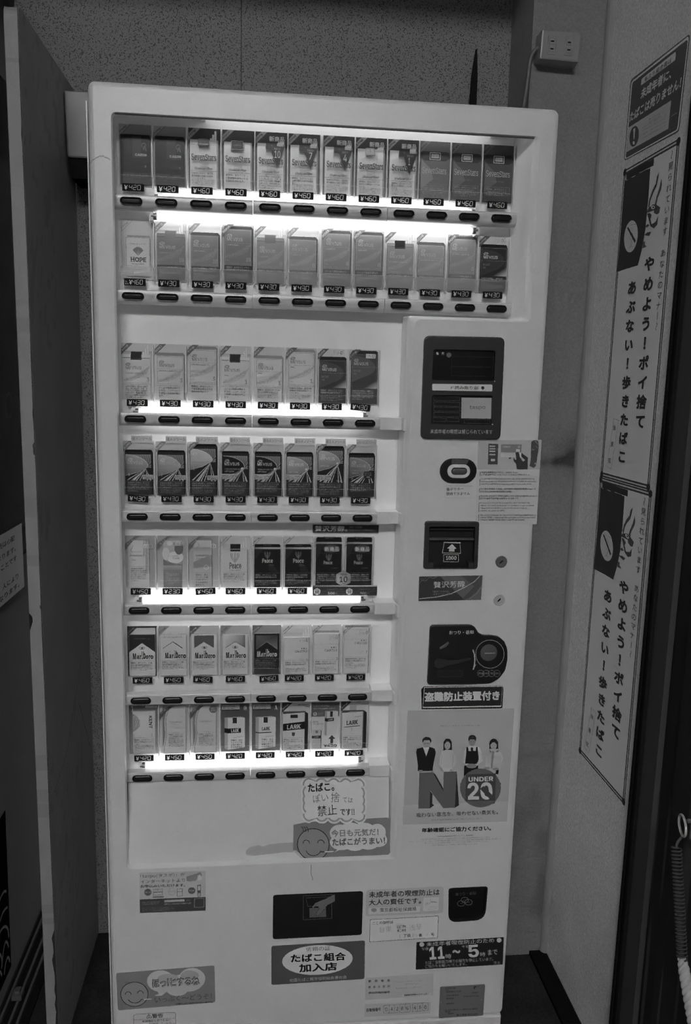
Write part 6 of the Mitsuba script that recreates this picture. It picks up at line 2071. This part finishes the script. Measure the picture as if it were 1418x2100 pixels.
TILT = {(2, 7): (-4, -6), (3, 0): (-3.5, -2), (4, 2): (3, 3), (5, 2): (-2, -4), (5, 4): (3, 7), (5, 5): (-1, -4), (5, 6): (0, -4), (2, 3): (0, 0)}
CARD_Y, BOX_Y = 0.0425, 0.0375
for r, row in enumerate(ROWS):
    nc = NC[r]
    zc, zb = CARDZ[r], BAR[r]
    for i, (card, look, price) in enumerate(row):
        x0 = CARDX[nc][i] - 32
        where = '%s from the left in the %s row' % (ORD[i], ROWN[r])
        noun = '' if ('pack' in look or 'card' in look) else ' cigarette pack,'
        t = thing('cigarette_pack', '%s%s %s' % (look, noun, where), 'cigarette pack', 'cigarette packs on display')
        cp_ = Plane(((x0) * 1e-3, CARD_Y, zc * 1e-3), (1, 0, 0), (0, 0, 1), (0, -1, 0))
        loop = rr(0, 0, 64, 115, .8, 2)
        add('backing_card', loft(cp_, [(loop, -1.2), (loop, 0)]), 'm_paper', parent=t)
        card.c.add('card_print', cp_.moved(0, 0, 0.02), t, 'm_gloss')
        if card.rect:
            bx0, bz0, bx1, bz1 = card.rect
            lp = rr(bx0, bz0, bx1, bz1, .9, 2)
            col = card.b.alb(card.side or .4)
            key = 'm_side_%02d' % round(col * 40)
            if key not in scene:
                mat(key, round(col * 40) / 40 + .01, .35, .4)
            add('box', loft(cp_, [(lp, 0.0), (lp, 4.2), (inset(lp, .5), 4.9), (inset(lp, .9), 5.0)]), key, parent=t)
            card.b.add('box_print', cp_.moved(0, 0, 5.02), t, 'm_gloss')
        # clear holder in front of the pack
        hz = 25 if r == 1 else 17.5
        h = thing('pack_holder', 'clear plastic holder in front of the %s pack, %s row' % (ORD[i], ROWN[r]), 'holder', 'clear pack holders')
        hp = Plane((x0 * 1e-3, 0.0338, zc * 1e-3), (1, 0, 0), (0, 0, 1), (0, -1, 0))
        lip = rounded([(-1.2, -2), (9, -2), (11, -5), (53, -5), (55, -2), (65.2, -2), (65.2, hz), (-1.2, hz)], [.5, 2, 1, 1, 2, .5, 3.5, 3.5])
        v, f = earcut(Polygon(lip))
        add('front_lip', trimesh.Trimesh(hp(v), f, process=False), 'm_frost' if r == 1 else 'm_clear', parent=h)
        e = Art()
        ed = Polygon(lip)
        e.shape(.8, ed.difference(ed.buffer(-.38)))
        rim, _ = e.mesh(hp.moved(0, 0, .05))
        add('lip_highlight', rim, 'm_rim', parent=h)  # edge highlight painted as a white strip round the clear lip
        gapw = (CARDX[nc][i + 1] - CARDX[nc][i] - 64) / 2 if i + 1 < nc else 1.2
        gapl = (CARDX[nc][i] - CARDX[nc][i - 1] - 64) / 2 if i else 1.2
        ww = max(min(gapw, 1.6), .8)
        add('side_wall', bx((x0 + 64.25) * 1e-3, (x0 + 64.25 + ww) * 1e-3, 0.0340, 0.0435, (zc - 4) * 1e-3, (zc + 114) * 1e-3), 'm_acryl', parent=h)
        if price:
            dg, dx = TILT.get((r, i), (0, 0))
            p = thing('price_label', 'black price label ¥%s under the %s pack of the %s row' % (price, ORD[i], ROWN[r]), 'price label', 'price labels')
            pp_ = Plane(((i * PITCH - .8 + dx) * 1e-3, 0.0333, (zc - 6.8 + (.8 if r == 0 else 0)) * 1e-3), (1, 0, 0), (0, 0, 1), (0, -1, 0)).moved(0, 0, 0, dg)
            lp = rr(-21.3, -7.1, 21.3, 7.1, 1.2, 3)
            add('plate', loft(pp_, [(lp, 0), (lp, .5)], cap0=True), 'm_black_matt', parent=p)
            a = Art()
            if (r, i) == (1, 0):
                a.at(.6, '10', -20, -.5, 4, .03); a.at(.6, '本入', -20.2, -5, 4, .03)
            a.text3(a.alb(.66), '¥', (-18 if (r, i) != (1, 0) else -12, -5), (-11 if (r, i) != (1, 0) else -6, -5), (-17.2 if (r, i) != (1, 0) else -11.4, 4.2), .015, 'i')
            digits(a, price, -8 if (r, i) != (1, 0) else -5, -4.3, 5.6 if (r, i) != (1, 0) else 4.8, 8.8, .66)
            a.add('digits', pp_.moved(0, 0, .52), p)

# paper strips and badges among the packs
for i, (x0, x1) in enumerate(((-16, 27.7), (55.7, 99), (118.7, 165), (190, 233.5), (260.5, 304.2), (329, 373), (395.7, 440), (463, 507.5))):
    txt, nm = (('強メンソール', 'strong') if i < 3 else (('香るメンソール', 'scented') if i < 7 else ('ふわっとメンソール', 'soft')))
    t = thing('menthol_strip', 'narrow grey strip with menthol lettering above the %s pack of the fourth row' % ORD[i], 'paper strip', 'menthol strips above the fourth row')
    pl_ = Plane((x0 * 1e-3, 0.0405, 1.4437), (1, 0, 0), (0, 0, 1), (0, -1, 0))
    lp = np.array([(0, 0), (x1 - x0, 0), (x1 - x0, 15.5), (0, 15.5)])
    add('sheet', loft(pl_, [(lp, 0), (lp, .3)], cap0=True), 'm_paper', parent=t)
    a = Art()
    a.R(.53, 0, 0, x1 - x0, 15.5)
    a.T(.34, txt, 1.5, x1 - x0 - 1.2, 5, 8.2, .015, 'j')
    a.add('print', pl_.moved(0, 0, .3), t)
t = thing('promotional_strip', 'black strip with pale characters above the fifth row of packs', 'paper strip')
pl_ = Plane((0.3713, 0.0405, 1.2523), (1, 0, 0), (0, 0, 1), (0, -1, 0))
lp = np.array([(0, 0), (146.8, 0), (146.8, 17.6), (0, 17.6)])
add('sheet', loft(pl_, [(lp, 0), (lp, .3)], cap0=True), 'm_paper', parent=t)
a = Art()
a.grad(.14, .10, 0, 0, 146.8, 17.6)
a.T(.6, '贅沢芳醇。', 5, 77, 2.6, 12.6, .02, 'j')
a.T(.42, '味わうのは、', 81, 112, 10.2, 4.4, 0, 'j'); a.T(.36, '洋酒バージニア葉の香り。', 81, 140, 3.4, 4.4, 0, 'j')
a.add('print', pl_.moved(0, 0, .3), t, 'm_gloss')
t = thing('price_strip', 'dark wide price strip reading 500 twice under the last two packs of the fifth row', 'price label')
pl_ = Plane((0.3732, 0.0315, 1.1110), (1, 0, 0), (0, 0, 1), (0, -1, 0))
lp = np.array([(0, 0), (144.2, 0), (144.2, 23.8), (0, 23.8)])
add('sheet', loft(pl_, [(lp, 0), (lp, .4)], cap0=True), 'm_paper', parent=t)
a = Art()
a.R(.15, 0, 0, 144.2, 23.8)
a.grad(.30, .62, 0, 20.4, 144.2, 23.8, True)
for x in (0, 72):
    a.P(.55, [(x + 9.7 + 8.2 * math.sin(k * math.pi / 3), 9.7 + 8.2 * math.cos(k * math.pi / 3)) for k in range(6)])
    a.T(.12, 'NEW', x + 6.2, x + 13.2, 12.4, 2.2, .02); a.T(.08, '10', x + 5.5, x + 14, 5, 6.6, .03, 'i', True)
    a.T(.40, 'aroma インフィニティ', x + 32, x + 68, 13, 3.4, 0, 'j', False, .2)
    a.L(.3, .4, [(x + 22, 10.2), (x + 70, 10.2)])
    a.T(.62, '500', x + 34, x + 49, 3, 5.4, .01); a.T(.35, '円', x + 50.5, x + 54.5, 3, 4, 0, 'j')
a.add('print', pl_.moved(0, 0, .4), t, 'm_gloss')
t = thing('promotional_badge', 'pale hexagonal badge reading NEW 10 between the last two packs of the fifth row', 'badge')
pl_ = Plane((0.4408, 0.0310, 1.1503), (1, 0, 0), (0, 0, 1), (0, -1, 0))
hx = lambda R: np.array([(R * math.sin(-k * math.pi / 3), R * math.cos(k * math.pi / 3)) for k in range(6)])
add('plate', loft(pl_, [(hx(18.4), 0), (hx(18.4), .6)], cap0=True), 'm_paper', parent=t)
a = Art()
v = hx(18.4)
a.put(v, [[0, 1, 2], [0, 2, 3], [0, 3, 4], [0, 4, 5]], 0, [a.alb(q) for q in (.42, .55, .62, .50, .40, .48)])
a.L(.3, .5, list(hx(16.6)) + [hx(16.6)[0]])
a.T(.10, 'NEW', -6.5, 8, 7.4, 4.2, .01, 'i', True)
a.T(.06, '10', -8.5, 9, -8.5, 13.2, .01, 'i', True)
a.T(.2, 'mg', -2.2, 4.5, -13.2, 2.4)
a.add('print', pl_.moved(0, 0, .6), t, 'm_gloss')

# keep every unlabelled part plain: parts need an entry only where they differ
for k in list(scene):
    if scene[k].get('type') == 'ply' and '__' not in k and k not in labels:
        labels[k] = {'kind': 'structure'}
